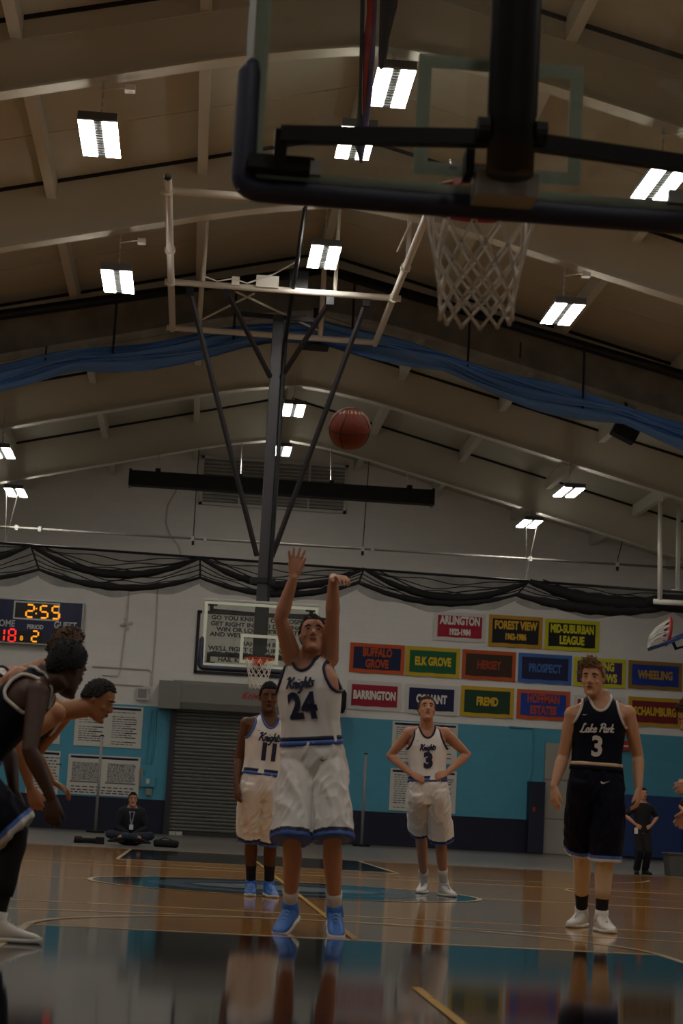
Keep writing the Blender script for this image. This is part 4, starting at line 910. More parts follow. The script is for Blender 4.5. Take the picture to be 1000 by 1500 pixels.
class Person:
    def __init__(s, name, label, pelvis, up, front, chest_front=None, scale=1.0, group=None, cat='person'):
        s.P = V(pelvis); s.U = V(up).normalized(); s.sc = scale
        F = V(front); s.F0 = (F - s.U * F.dot(s.U)).normalized(); F1 = V(chest_front) if chest_front else F; s.F1 = (F1 - s.U * F1.dot(s.U)).normalized()
        s.root = V((s.P.x, s.P.y, 0)); s.t = thing(name, label, cat, s.root, group); s.b = MB()
        rings = []
        for h, w, d in TORSO: rings.append(s.tring(h, w, d))
        s.b.loft(rings)
    def axes(s, h):
        t = max(0, min(1, h / 0.35)); F = (s.F0 * (1 - t) + s.F1 * t).normalized(); return s.U.cross(F), F
    def tp(s, x, y, h):
        X, F = s.axes(h); return s.P + (X * x - F * y + s.U * h) * s.sc
    def tring(s, h, w, d, n=28):
        out = []
        for i in range(n):
            a = 2 * math.pi * i / n; c, q = math.cos(a), math.sin(a)
            out.append(s.tp(w * math.copysign(abs(c) ** (2 / PW), c), d * math.copysign(abs(q) ** (2 / PW), q), h))
        return out
    def limb(s, mb, pts, rr, n=14):
        mb.tube(pts, rr, n)
        for p, r in zip(pts, rr): mb.ell(p, (UX * r * .98, UY * r * .98, UZ * r * .98), 12, 8)
    def head(s, c, front, up, mats, hair='hair_dark', style='short', brow='hair_dark', lip='lip_light', size=1.0, neck_from=None):
        k = s.sc * size; c = V(c); f = V(front).normalized(); u = V(up); u = (u - f * u.dot(f)).normalized(); x = u.cross(f)
        s.hc, s.hf, s.hu, s.hx, s.hk = c, f, u, x, k
        H = lambda a, b, d: c + (x * a - f * b + u * d) * k      # b: back positive
        R = [(-.122, .018, .02, -.062), (-.115, .036, .036, -.05), (-.095, .050, .058, -.03), (-.06, .060, .078, -.012), (-.02, .067, .088, -.003), (.02, .073, .094, .002), (.055, .074, .095, .004), (.085, .061, .079, .006), (.104, .041, .053, .006), (.114, .022, .027, .006)]
        s.b.loft([[H(w * math.copysign(abs(math.cos(t)) ** .9, math.cos(t)), yo + d * math.sin(t), z) for t in [2 * math.pi * i / 24 for i in range(24)]] for z, w, d, yo in R])
        s.b.tube([H(0, -.086, .022), H(0, -.098, -.004), H(0, -.112, -.028), H(0, -.100, -.036)], [.008 * k, .010 * k, .0135 * k, .011 * k], 8)
        for sg in (-1, 1):
            s.b.ell(H(sg * .012, -.098, -.03), (x * .009 * k, f * .01 * k, u * .008 * k), 8, 6)
            s.b.ell(H(sg * .030, -.078, .030), (x * .030 * k, f * .013 * k, u * .009 * k), 10, 6)
            s.b.ell(H(sg * .040, -.062, -.028), (x * .022 * k, f * .018 * k, u * .018 * k), 10, 6)
            s.b.ell(H(sg * .074, .008, -.002), (x * .010 * k, f * .018 * k, u * .030 * k), 10, 6)
        s.b.ell(H(0, -.086, -.062), (x * .026 * k, f * .012 * k, u * .014 * k), 10, 6)
        s.b.ell(H(0, -.088, -.108), (x * .022 * k, f * .014 * k, u * .014 * k), 10, 6)
        n0 = V(neck_from) if neck_from else s.tp(0, 0.005, .53); r0 = .062 * k
        s.b.tube([n0, n0.lerp(H(0, .018, -.07), .55), H(0, .018, -.06), H(0, .015, -.02)], [r0 * 1.12, r0 * .98, r0 * .98, r0 * .8], 16)
        T = s.t
        for sg in (-1, 1):
            e = MB(); e.ell(H(sg * .031, -.0845, .009), (x * .0115 * k, f * .006 * k, u * .0046 * k), 10, 6); eo = e.build('eye', 'eye_white', T, True)
            MB().ell(H(sg * .031, -.0895, .009), (x * .0062 * k, f * .0035 * k, u * .0048 * k), 8, 6).build('iris', 'eye_dark', eo, True)
            MB().tube([H(sg * .014, -.0925, .027), H(sg * .031, -.0935, .033), H(sg * .048, -.083, .027)], [.004 * k, .0056 * k, .003 * k], 6).build('eyebrow', brow, T, True)
        lm = MB(); lm.tube([H(-.022, -.0925, -.060), H(-.009, -.1005, -.056), H(0, -.1, -.058), H(.009, -.1005, -.056), H(.022, -.0925, -.060)], [.002 * k, .0052 * k, .005 * k, .0052 * k, .002 * k], 6)
        lm.tube([H(-.020, -.0925, -.062), H(0, -.1, -.068), H(.020, -.0925, -.062)], [.002 * k, .006 * k, .002 * k], 6); lm.build('lips', lip, T, True)
        # hair: a cap with an uneven hairline and tufts
        hm = MB(); NA, NR = 48, 14; rings = []; rg = random.Random(int(abs(c.x) * 977))
        th, fr, sd, bk, mess, tuft = {'short': (.055, .60, -.06, -.42, .02, .013), 'crop': (.025, .62, -.04, -.42, .012, .010), 'flat': (.075, .58, .0, -.38, .010, .008), 'afro': (.13, .55, -.05, -.5, .015, .012), 'messy': (.10, .50, -.10, -.45, .04, .022), 'sweep': (.09, .52, -.05, -.42, .03, .034)}[style]
        def hp(a, el, m_): return H(.082 * m_ * math.cos(el) * math.cos(a), .003 + .104 * m_ * math.cos(el) * math.sin(a), .010 + .117 * m_ * math.sin(el))
        def line(a):
            cf = -math.sin(a); hl = (sd + (fr - sd) * min(1, max(0, cf - .12) / .55) ** .8) if cf > 0 else (sd + (bk - sd) * (-cf) ** 0.8)
            return math.asin(max(-.95, min(.95, hl))) + .05 * noise.noise(V((math.cos(a) * 5, math.sin(a) * 5, 1)) + c), cf
        def thick(a, el, t, cf):
            m_ = 1 + th * (1 - .7 * t ** 4) + mess * noise.noise(V((math.cos(a) * 2.2, math.sin(a) * 2.2, el * 2.2)) + c)
            if style in ('messy', 'sweep') and cf > .2: m_ += .09 * cf * (1 - abs(t - .75))
            if style == 'flat': m_ += .05 * max(0, math.sin(el)) ** 2
            return m_
        for i in range(NR + 2):
            ring = []
            for j in range(NA):
                a = 2 * math.pi * j / NA; e1, cf = line(a); t = min(i, NR) / NR; el = math.pi / 2 + (e1 - math.pi / 2) * t
                ring.append(hp(a, el, .90 if i == NR + 1 else thick(a, el, t, cf)))
            rings.append(ring)
        hm.loft(rings, cap=False)
        for _ in range(190 if tuft else 0):
            a = rg.uniform(0, 2 * math.pi); e1, cf = line(a); t = rg.uniform(.05, 1) ** .7; el = math.pi / 2 + (e1 - math.pi / 2) * t; m_ = thick(a, el, t, cf)
            p0 = hp(a, el, m_ - .03); sw = x * rg.uniform(-.5, .5) + (f * (.7 if cf > .3 else -.2)) + u * rg.uniform(-.2, .5) - (u * .5 if t > .7 and cf < .3 else u * 0)
            if style == 'sweep': sw = sw - x * .6
            p1 = p0 + ((p0 - c).normalized() * .55 + sw * .8) * (tuft * k * rg.uniform(.6, 1.2)); hm.tube([p0, p0.lerp(p1, .55) + u * .002 * k, p1], [.0075 * k, .006 * k, .0015 * k], 5)
        hm.build('hair', hair, T, True)
    def arm(s, sh, el, wr, hd, pn, side, curl=(.25, .25, .25, .3), spread=.12, thumb=.6, k=1.0, wrist_only=False):
        """side +1 = the person's right hand"""
        sh, el, wr = V(sh), V(el), V(wr); q = s.sc * k
        up = lambda t: sh.lerp(el, t); lo = lambda t: el.lerp(wr, t)
        ins = sh + (s.tp(0, 0, .46) - sh) * 0.35
        s.limb(s.b, [ins, sh, up(.3), up(.65), el, lo(.22), lo(.6), wr], [.058 * q, .060 * q, .053 * q, .046 * q, .040 * q, .044 * q, .036 * q, .0265 * q])
        s.b.tube([s.tp(0, .015, .575), s.tp(0, .015, .56).lerp(sh, .5) + s.U * .008 * q, sh], [.050 * q, .047 * q, .045 * q], 12)
        D = V(hd).normalized(); N = V(pn); N = (N - D * N.dot(D)).normalized(); S = D.cross(N) * side; r = q
        hp = lambda a, b, c_: wr + (D * a + S * b + N * c_) * r
        rings = []
        for a, w_, t_ in ((-.01, .026, .02), (.02, .032, .019), (.055, .041, .018), (.085, .043, .016), (.102, .040, .012)):
            rings.append([hp(a, w_ * math.cos(t), t_ * math.sin(t) * .85) for t in [2 * math.pi * i / 14 for i in range(14)]])
        s.b.loft(rings); s.b.ell(hp(.035, .024, .008), (D * .03 * r, S * .016 * r, N * .014 * r), 10, 6)
        for i in range(4):
            off = (.031, .0105, -.0105, -.030)[i]; L = (.074, .082, .077, .060)[i]; sp = (i - 1.5) * -spread
            d = (D * math.cos(sp) + S * math.sin(sp)).normalized(); p = hp(.094, off, 0); pts = [p - d * .015 * r, p]; ang = 0; c_ = curl[i]
            for seg, fr in enumerate((.42, .32, .26)):
                ang += c_ * (1.0, 1.15, .8)[seg]; p = p + (d * math.cos(ang) + N * math.sin(ang)) * (L * fr * r); pts.append(p)
            s.b.tube(pts, [.0098 * r, .0098 * r, .0090 * r, .0082 * r, .0068 * r], 8); s.b.ell(pts[-1], (D * .0068 * r, S * .0068 * r, N * .0068 * r), 8, 6)
        d1 = (D * math.cos(thumb) + S * math.sin(thumb) + N * .25).normalized(); p0 = hp(.022, .022, .004); p1 = p0 + d1 * .045 * r; d2 = (d1 + D * .35 + N * .1).normalized(); p2 = p1 + d2 * .032 * r; p3 = p2 + d2 * .026 * r
        s.b.tube([p0, p1, p2, p3], [.0145 * r, .0125 * r, .0105 * r, .008 * r], 8); s.b.ell(p3, (D * .008 * r, S * .008 * r, N * .008 * r), 8, 6)
    def leg(s, sx, ball, fdir, pitch=0.0, knee=None, bend=None, shoe='shoe_white', sole='sole_white', sock=None, sock_len=.16, sleeve=None, hip=None, high=True, lace='lace', fscale=1.0):
        k = s.sc; hipj = s.tp(sx * .092, 0.0, -.045) if hip is None else V(hip)
        f = V((fdir[0], fdir[1], 0)).normalized(); fw = f * math.cos(pitch) - UZ * math.sin(pitch); up = UZ * math.cos(pitch) + f * math.sin(pitch); sd = fw.cross(up)
        q = k * fscale; G = V(ball); O = G - fw * (.115 * q); an = O + up * (.10 * q) - fw * .012 * q
        kn = V(knee) if knee is not None else ik(hipj, an, .44 * k, .43 * k, bend if bend else s.F0)
        th = lambda t: hipj.lerp(kn, t); sh = lambda t: kn.lerp(an, t)
        bk = (V((f.x, f.y, 0)) * -1)
        s.limb(s.b, [hipj, th(.3), th(.7), kn, sh(.12), sh(.3) + bk * .012 * k, sh(.6) + bk * .006 * k, sh(.88), an], [.090 * k, .086 * k, .070 * k, .056 * k, .053 * k, .058 * k, .047 * k, .037 * k, .038 * k])
        s.b.tube([an, O + up * .045 * q + fw * .04 * q, O + up * .032 * q + fw * .14 * q], [.034 * k, .027 * k, .018 * k], 10)
        T = s.t
        fp = lambda a, b, c_: O + (fw * a + sd * b + up * c_) * q
        def ring(a, w_, z0, z1, n=16, pw=2.6):
            o = []
            for i in range(n):
                t = 2 * math.pi * i / n; c_, q_ = math.cos(t), math.sin(t)
                o.append(fp(a, w_ * math.copysign(abs(c_) ** (2 / pw), c_), (z0 + z1) / 2 + (z1 - z0) / 2 * math.copysign(abs(q_) ** (2 / pw), q_)))
            return o
        top = .125 if high else .10
        S = [(-.088, .020, .02, .075), (-.080, .032, .018, .105), (-.055, .041, .016, top), (-.01, .044, .016, top + .01), (.03, .045, .016, top - .012), (.065, .047, .016, .09), (.105, .050, .016, .070), (.15, .050, .016, .056), (.185, .043, .016, .048), (.205, .028, .018, .040), (.213, .012, .02, .034)]
        up_o = MB().loft([ring(*r_) for r_ in S]).build('shoe', shoe, T, True)
        S2 = [(-.095, .020, .002, .03), (-.085, .036, 0, .032), (-.05, .045, 0, .030), (.02, .046, 0.002, .027), (.09, .053, 0, .027), (.15, .054, 0, .028), (.19, .046, .002, .030), (.213, .028, .006, .032), (.222, .010, .012, .034)]
        MB().loft([ring(*r_, pw=4) for r_ in S2]).build('sole', sole, up_o, True)
        if high:
            a1 = an + (kn - an).normalized() * .05 * k; ax = (kn - an).normalized()
            MB().tube([an - ax * .03 * k, an + ax * .005 * k, a1], [.052 * k, .049 * k, .047 * k], 14).build('collar', shoe, up_o, True)
        lm = MB()
        for i in range(5):
            a = .025 + i * .022; z = (top - .012) - (a - .03) * .62
            lm.tube([fp(a, -.03, z - .012), fp(a + .006, 0, z + .007), fp(a, .03, z - .012)], .0032 * q, 5)
        lm.build('laces', lace, up_o)
        if sock:
            ax = (kn - an).normalized(); r0 = .042 * k; p = [an - ax * .02 * k, an + ax * .05 * k, an + ax * sock_len * .7 * k, an + ax * sock_len * k]
            MB().tube([q_ + bk * .004 * k for q_ in p], [.043 * k, .0425 * k, .045 * k, .049 * k], 16).build('sock', sock, T, True)
        if sleeve:
            pts = [an + (kn - an) * .3, an + (kn - an) * .45, sh(.3) + bk * .012 * k, sh(.12), kn, th(.75)]
            MB().tube(pts, [.051 * k, .056 * k, .064 * k, .059 * k, .062 * k, .075 * k], 16).build('leg_sleeve', sleeve, T, True)
        if sx > 0: s.legR = (hipj, kn, an)
        else: s.legL = (hipj, kn, an)
    def body(s, skinm, vox=.0062, sm=4):
        return put(remeshed(s.b, vox, sm), 'body', [skinm], s.t, s.root)
    # ---- basketball kit
    def jsurf(s, x, h, side, off):
        w_, d_ = tint(h, 1) + off, tint(h, 2) + off; r = min(1.0, abs(x) / w_)
        y = side * d_ * max(0.0, 1 - r ** PW) ** (1 / PW); return y
    def jersey(s, m, trim, off=.017, neck=.43, h0=.098):
        ha = .385; mb = MB(); N = 64; rows = 16; n0 = s.root
        def fold(a, h): return (.010 * noise.noise(V((math.cos(a) * 3.2, math.sin(a) * 3.2, h * 5)) + n0) + .006 * noise.noise(V((a * 5, h * 9, 3.1)) + n0)) * (1 - .6 * h / ha)
        rings = []
        for i in range(rows + 1):
            h = h0 + (ha - h0) * i / rows; o = off + .014 * (1 - h / ha); r = []
            for j in range(N):
                a = 2 * math.pi * j / N; c, q = math.cos(a), math.sin(a); e = o + fold(a, h)
                r.append(s.tp((tint(h, 1) + e) * math.copysign(abs(c) ** (2 / PW), c), (tint(h, 2) + e) * math.copysign(abs(q) ** (2 / PW), q), h))
            rings.append(r)
        mb.loft(rings, cap=False)
        xt, xn = .118, .076
        def hr(x):
            x = max(x, .068)
            for i in range(7, len(TORSO) - 1):
                if TORSO[i + 1][1] + off <= x + off * .8: 
                    a, b = TORSO[i], TORSO[i + 1]; t = (a[1] - x) / (a[1] - b[1]); return a[0] + (b[0] - a[0]) * max(0, min(1, t)) + off * .9
            return .6
        def xo(b): return xt + (tint(ha, 1) + off - xt) * (1 - b) ** 1.7
        def xi(b, bn): return 0.0 if b <= bn else xn * math.sqrt(max(0, 1 - ((1 - b) / (1 - bn)) ** 2))
        def pt(a, b, sg, side, bn, e=0.0):
            x = xi(b, bn) * (1 - a) + xo(b) * a; h = ha + b * (hr(x) - ha); y = s.jsurf(x, h, side, off + e)
            if b > .85: y *= max(0.0, (1 - b) / .15) ** .5
            return s.tp(sg * x, y, h)
        for side, bn in ((-1, neck), (1, .8)):
            for sg in (-1, 1):
                mb.loft([[pt(a / 10, b / 26, sg, side, bn) for a in range(11)] for b in range(27)], cap=False, closed=False)
        bm_o = mb.build('jersey', m, s.t, True)
        path = []
        nb = [neck + (1 - neck) * (1 - math.cos(math.pi / 2 * i / 14)) for i in range(15)]; nk = [.8 + .2 * (1 - math.cos(math.pi / 2 * i / 8)) for i in range(9)]
        fr = [pt(0, b, 1, -1, neck, .003) for b in nb]; fl_ = [pt(0, b, -1, -1, neck, .003) for b in nb]; br = [pt(0, b, 1, 1, .8, .003) for b in nk]; bl = [pt(0, b, -1, 1, .8, .003) for b in nk]
        loop = fl_[::-1] + fr[1:] + br[::-1][1:] + bl[1:]
        MB().tube(loop + [loop[0]], .0095 * s.sc, 6, cap=False).build('neck_trim', trim, bm_o, True)
        for sg in (-1, 1):
            lf = [pt(1, b / 16, sg, -1, neck, .003) for b in range(17)]; lb = [pt(1, b / 16, sg, 1, .8, .003) for b in range(17)]
            MB().tube(lf + lb[::-1] + [lf[0]], .0095 * s.sc, 6, cap=False).build('armhole_trim', trim, bm_o, True)
        s.j = bm_o; s.joff = off
        return bm_o
    def jpoint(s, u, v, e=.010):
        x, h = u, v; o = s.joff + .014 * max(0, 1 - h / .385); return s.tp(x, s.jsurf(x, h, -1, o + e), h)
    def number(s, txt, m, hc=.235, size=.20, xs=.78, bold=.012, xc=0.0):
        vs, fc = text2d(txt, size, bold, 0, xs); MB().add([s.jpoint(a + xc, b + hc) for a, b in vs], fc).build('number', m, s.j, fix=False)
    def script(s, txt, m, hc=.345, em=.075, xc=0.0, wd=.0125, lift=.06):
        segs = []; x = 0
        for ch in txt:
            if ch == ' ': x += .32; continue
            adv, st = GLYPH[ch]
            for line in st: segs.append([(x + a + .28 * b, b) for a, b in line])
            x += adv
        mb = MB(); cxo = x / 2 + .1
        for line in segs:
            L = []
            for i in range(len(line) - 1):
                for q in range(4):
                    t = q / 4; p0 = line[max(0, i - 1)]; p1 = line[i]; p2 = line[i + 1]; p3 = line[min(len(line) - 1, i + 2)]
                    L.append(tuple(.5 * (2 * p1[k] + (p2[k] - p0[k]) * t + (2 * p0[k] - 5 * p1[k] + 4 * p2[k] - p3[k]) * t * t + (3 * p1[k] - p0[k] - 3 * p2[k] + p3[k]) * t ** 3) for k in (0, 1)))
            L.append(line[-1]); pts = [((a - cxo) * em + xc, b * em + hc + (a - cxo) * em * lift) for a, b in L]
            vs = []; fc = []
            for i, p in enumerate(pts):
                q0, q1 = pts[max(0, i - 1)], pts[min(len(pts) - 1, i + 1)]; dx, dy = q1[0] - q0[0], q1[1] - q0[1]; l = math.hypot(dx, dy) or 1; nx, ny = -dy / l * wd / 2, dx / l * wd / 2
                vs += [s.jpoint(p[0] + nx, p[1] + ny), s.jpoint(p[0] - nx, p[1] - ny)]
                if i: fc.append((2 * i - 2, 2 * i - 1, 2 * i + 1, 2 * i))
            mb.add(vs, fc)
        mb.build('team_name', m, s.j, fix=False)
    def swoosh(s, m, x, h, size=.03, par=None, surf=None):
        P = [(-1, .05), (-.8, -.3), (-.4, -.35), (1, .35), (-.3, -.1), (-.6, -.05), (-.8, .15)]
        f = surf if surf else (lambda a, b: s.jpoint(a, b))
        c = [(x + a * size, h + b * size) for a, b in P]; MB().add([f(*q) for q in c], [tuple(range(len(c)))]).build('logo', m, par or s.j, fix=False)
    def shorts(s, mats, hemL, hemR, flare=1.0, h1=.105, band=None):
        band = band or (mats[2], mats[1])
        mb = MB(); k = s.sc
        mb.loft([s.tring(h, w_ + .020, d_ + .022) for h, w_, d_ in [(-.13, .12, .07), (-.09, .150, .085), (-.04, .168, .104), (.04, .163, .110), (h1, .146, .100)]])
        axs = []
        for sg, (hp_, kn, an), hl in ((1, s.legR, hemR), (-1, s.legL, hemL)):
            d = (kn - hp_).normalized(); X, F = s.axes(0); sd = (X - d * X.dot(d)).normalized(); fr = d.cross(sd); rings = []
            for t, a, b in ((-.2, .080, .100), (-.08, .100, .122), (.1, .108, .130), (.3, .110, .130), (.6, .111, .126), (.85, .111 + .003 * flare, .124), (1.0, .112 + .004 * flare, .124 + .003 * flare)):
                c = hp_ + d * (hl * t * k) + sd * (sg * (-.002 + .004 * t) * k)
                rings.append([c + (sd * math.cos(q) * a + fr * math.sin(q) * b) * k for q in [2 * math.pi * i / 26 for i in range(26)]])
            mb.loft(rings); axs.append((hp_, d, hl * k))
        me = remeshed(mb, .0075, 8); off = s.root
        vs = [v.co.copy() for v in me.vertices]; ns = [v.normal.copy() for v in me.vertices]
        for v, p, n in zip(me.vertices, vs, ns):
            if abs(n.z) > .8: continue
            a = math.atan2(p.y - s.P.y, p.x - s.P.x)
            q1 = noise.noise(V((p.x * 10 + p.z * 2.5, p.y * 10, p.z * 2.6)) + off * 3); q2 = noise.noise(V((p.x * 21 - p.z * 9, p.y * 21, p.z * 9)) + off * 5)
            f = max(-.002, .020 * (.45 - abs(q1) * 1.6) + .011 * (.4 - abs(q2) * 1.5)) + .004
            v.co = p + n * f * k
        me.update(); mi = []
        for p in me.polygons:
            c = p.center
            dd = [((c - a - d * (c - a).dot(d)).length, (c - a).dot(d), l) for a, d, l in axs]; w_, t, l = min(dd)
            r = (l - t) / k
            mi.append(2 if r < .022 else (1 if r < .045 else 0))
        me.polygons.foreach_set('material_index', mi)
        for m_ in mats: me.materials.append(MATS[m_])
        o = put(me, 'shorts', mats, s.t, s.root); me.polygons.foreach_set('material_index', mi)
        wb = MB(); wb.loft([s.tring(h, tint(h, 1) + e, tint(h, 2) + e, 40) for h, e in ((h1 - .025, .022), (h1 - .022, .031), (h1 + .005, .0305), (h1 + .008, .020))], cap=False)
        wb.build('waistband', band[0], o, True)
        wb = MB(); wb.loft([s.tring(h, tint(h, 1) + e, tint(h, 2) + e, 40) for h, e in ((h1 + .004, .020), (h1 + .006, .0305), (h1 + .028, .030), (h1 + .031, .018))], cap=False)
        wb.build('waistband', band[1], o, True)
        s.sh = o; return o
    def badge_logo_shorts(s, m, x, h, size=.028):
        s.swoosh(m, x, h, size, s.sh, lambda a, b: s.tp(a, -(tint(b, 2) + .024 + .028 - .0) * 1.12 * max(.1, 1 - (abs(a) / .22) ** 2.4) ** .4, b))

GLYPH = {'K': (.66, [[(.05, 0), (.18, 1.0)], [(-.1, .85), (.05, 1.0), (.25, .98)], [(.62, 1.0), (.16, .48)], [(.16, .5), (.4, .28), (.55, .03), (.7, .08)]]),
 'n': (.42, [[(0, .4), (.06, .5), (.06, 0)], [(.06, .3), (.2, .5), (.3, .42), (.3, .08), (.38, 0), (.46, .1)]]),
 'i': (.2, [[(.05, .5), (.05, .08), (.13, 0), (.22, .12)], [(.05, .7), (.07, .78)]]),
 'g': (.42, [[(.32, .45), (.15, .5), (.03, .3), (.08, .05), (.2, .02), (.32, .2)], [(.34, .5), (.3, -.25), (.16, -.48), (.02, -.38)]]),
 'h': (.42, [[(.05, 0), (.06, .98)], [(.06, .3), (.2, .5), (.3, .4), (.3, .08), (.38, 0), (.46, .1)]]),
 't': (.28, [[(.1, .85), (.1, .08), (.18, 0), (.3, .12)], [(-.03, .55), (.28, .58)]]),
 's': (.32, [[(.28, .42), (.15, .5), (.06, .38), (.2, .24), (.22, .08), (.1, 0), (-.02, .06)]]),
 'L': (.56, [[(.36, .85), (.28, 1.0), (.16, .9), (.12, .25), (-.02, .03), (.12, .06), (.36, -.02), (.56, .12)]]),
 'a': (.46, [[(.3, .42), (.15, .5), (.03, .3), (.08, .04), (.2, .02), (.31, .2)], [(.33, .5), (.32, .08), (.4, 0), (.48, .1)]]),
 'k': (.42, [[(.05, 0), (.06, .98)], [(.32, .5), (.08, .25), (.28, .02), (.42, .1)]]),
 'e': (.38, [[(.04, .22), (.3, .34), (.2, .5), (.05, .38), (.05, .1), (.2, 0), (.38, .14)]]),
 'P': (.5, [[(.08, 0), (.14, .95)], [(-.06, .82), (.22, 1.0), (.5, .85), (.4, .55), (.12, .48)]]),
 'r': (.32, [[(.02, .4), (.08, .5), (.08, 0)], [(.08, .3), (.2, .5), (.32, .44)]])}

KW = ['kit_white', 'trim_navy', 'trim_blue']; KN = ['kit_navy', 'kit_navy', 'trim_white']

# ---- the shooter
def shooter():
    Y = 4.9; P = at(457, 1112, Y); top = at(451, 975, Y - .03)
    p = Person('person', 'player in white 24 jersey with both arms raised after releasing the ball', P, top - P, (-.05, -1, 0), (-.42, -1, 0), 1.03)
    p.head(at(457.5, 932, Y - .07), (-.02, -1, .36), (.0, .3, 1), None, 'hair_dark', 'short', 'hair_dark', 'lip_light', .97, p.tp(0, .01, .53))
    sh1, sh2 = at(427, 961, Y - .04), at(482, 964, Y + .0)
    p.arm(sh1, at(411, 905, Y - .18), at(430, 846, Y - .27), (.03, -.12, 1), (.25, -1, 0), 1, (.10, .08, .08, .12), .19, .35, 1.0)
    p.arm(sh2, at(487, 904, Y - .16), at(488, 846, Y - .26), (.42, -.85, -.05), (.1, -.1, -1), -1, (.35, .4, .45, .5), .1, .5, 1.0)
    G1, G2 = atz(415, 1366), atz(491, 1371)
    p.leg(-1, G1 + UZ * .004, (-.42, -1), .32, knee=at(428, 1222, Y - .12), shoe='shoe_blue', sock='sock_white', sock_len=.13)
    p.leg(1, G2 + UZ * .004, (.03, -1), .26, knee=at(486, 1224, Y - .12), shoe='shoe_blue', sock='sock_white', sock_len=.13)
    p.body('skin_light', .0058); p.jersey('kit_white', 'trim_navy', neck=.56); p.shorts(KW, .44, .44, 1.0)
    p.number('24', 'ink_kit', .305, .20, .84, .010, -.005); p.script('Knights', 'ink_kit', .418, .062, -.005)
    p.badge_logo_shorts('ink_kit', .07, .0, .026)
shooter()

def player11():
    Y = 9.35; P = at(383, 1150, Y); top = at(393, 1062, Y)
    p = Person('person', 'player in white 11 jersey and blue shoes standing behind the shooter', P, top - P, (.12, -1, 0), None, .97)
    p.head(at(393.5, 1022, Y - .05), (.03, -1, -.02), (0, 0, 1), None, 'hair_black', 'flat', 'hair_black', 'lip_dark', 1.0)
    p.arm(at(361, 1060, Y), at(350, 1112, Y + .04), at(346, 1149, Y - .06), (.02, -.25, -1), (.9, .3, 0), 1, (.35, .35, .4, .45), .06, .35)
    p.arm(at(424, 1062, Y), at(435, 1112, Y + .04), at(434, 1149, Y - .06), (0, -.25, -1), (-.9, .3, 0), -1, (.35, .35, .4, .45), .06, .35)
    p.leg(-1, atz(366, 1313), (-.05, -1), .02, shoe='shoe_blue', sock='sock_black', sock_len=.20)
    p.leg(1, atz(398, 1315), (.2, -1), .02, shoe='shoe_blue', sock='sock_black', sock_len=.20)
    p.body('skin_brown', .0068); p.jersey('kit_white', 'trim_blue'); p.shorts(KW, .46, .46, 1.0)
    p.number('11', 'ink_kit', .275, .19, .9, .012, .01); p.script('Knights', 'ink_kit', .375, .070, .01); p.swoosh('ink_kit', -.09, .455, .016)
player11()

def player3():
    Y = 11.2; P = at(626, 1158, Y); top = at(625, 1070, Y)
    p = Person('person', 'player in white 3 jersey standing with both hands on hips', P, top - P, (-.05, -1, 0), None, 1.0)
    p.head(at(625, 1040, Y - .05), (-.02, -1, .34), (0, .3, 1), None, 'hair_brown', 'short', 'hair_brown', 'lip_light', 1.0)
    p.arm(at(599, 1074, Y), at(571, 1107, Y + .08), at(603, 1134, Y - .10), (.85, -.4, -.35), (.2, .8, -.6), 1, (.5, .55, .55, .6), .05, .35)
    p.arm(at(652, 1074, Y), at(684, 1105, Y + .08), at(655, 1132, Y - .10), (-.85, -.4, -.3), (-.2, .8, -.6), -1, (.5, .55, .55, .6), .05, .35)
    p.leg(-1, atz(617, 1309), (-.30, -1), .0, shoe='shoe_white', sock='sock_white', sock_len=.20, lace='trim_blue')
    p.leg(1, atz(658, 1314), (.32, -1), .0, shoe='shoe_white', sock='sock_white', sock_len=.20, lace='trim_blue')
    p.body('skin_light', .0070); p.jersey('kit_white', 'trim_navy'); p.shorts(KW, .47, .47, 1.0)
    p.number('3', 'ink_kit', .27, .185, .95, .012, .0); p.script('Knights', 'ink_kit', .372, .054, 0); p.swoosh('ink_kit', -.09, .46, .016)
player3()

def lakepark():
    Y = 6.75; P = at(872, 1146, Y); top = at(877, 1043, Y)
    p = Person('person', 'player in navy 3 jersey with long tan leg sleeves and white shoes', P, top - P, (-.15, -1, 0), None, 1.02)
    p.head(at(868, 994, Y - .05), (-.45, -1, -.03), (0, 0, 1), None, 'hair_fair', 'sweep', 'hair_brown', 'lip_light', 1.0)
    p.arm(at(838, 1047, Y), at(825, 1108, Y + .05), at(811, 1152, Y - .06), (.02, -.25, -1), (.9, .4, 0), 1, (.3, .3, .35, .4), .08, .4)
    p.arm(at(919, 1045, Y), at(934, 1108, Y + .05), at(935, 1155, Y - .06), (-.08, -.25, -1), (-.9, .4, 0), -1, (.35, .35, .4, .45), .08, .4)
    p.leg(-1, atz(842, 1359), (-.6, -1), .0, shoe='shoe_white', sock='sock_black', sock_len=.17, sleeve='sleeve_tan', lace='shoe_white')
    p.leg(1, atz(889, 1367), (.12, -1), .0, shoe='shoe_white', sock='sock_black', sock_len=.17, sleeve='sleeve_tan', lace='shoe_white')
    p.body('skin_fair', .0062); p.jersey('kit_navy', 'trim_white'); p.shorts(['kit_navy', 'trim_blue', 'trim_white'], .49, .49, .5, band=('kit_navy', 'sleeve_tan'))
    p.number('3', 'trim_white', .235, .19, .9, .006, -.01); p.script('Lake Park', 'trim_white', .338, .059, -.01, .0095, .05); p.swoosh('trim_white', -.10, .455, .018)
    p.badge_logo_shorts('trim_white', .055, .0, .034)
lakepark()

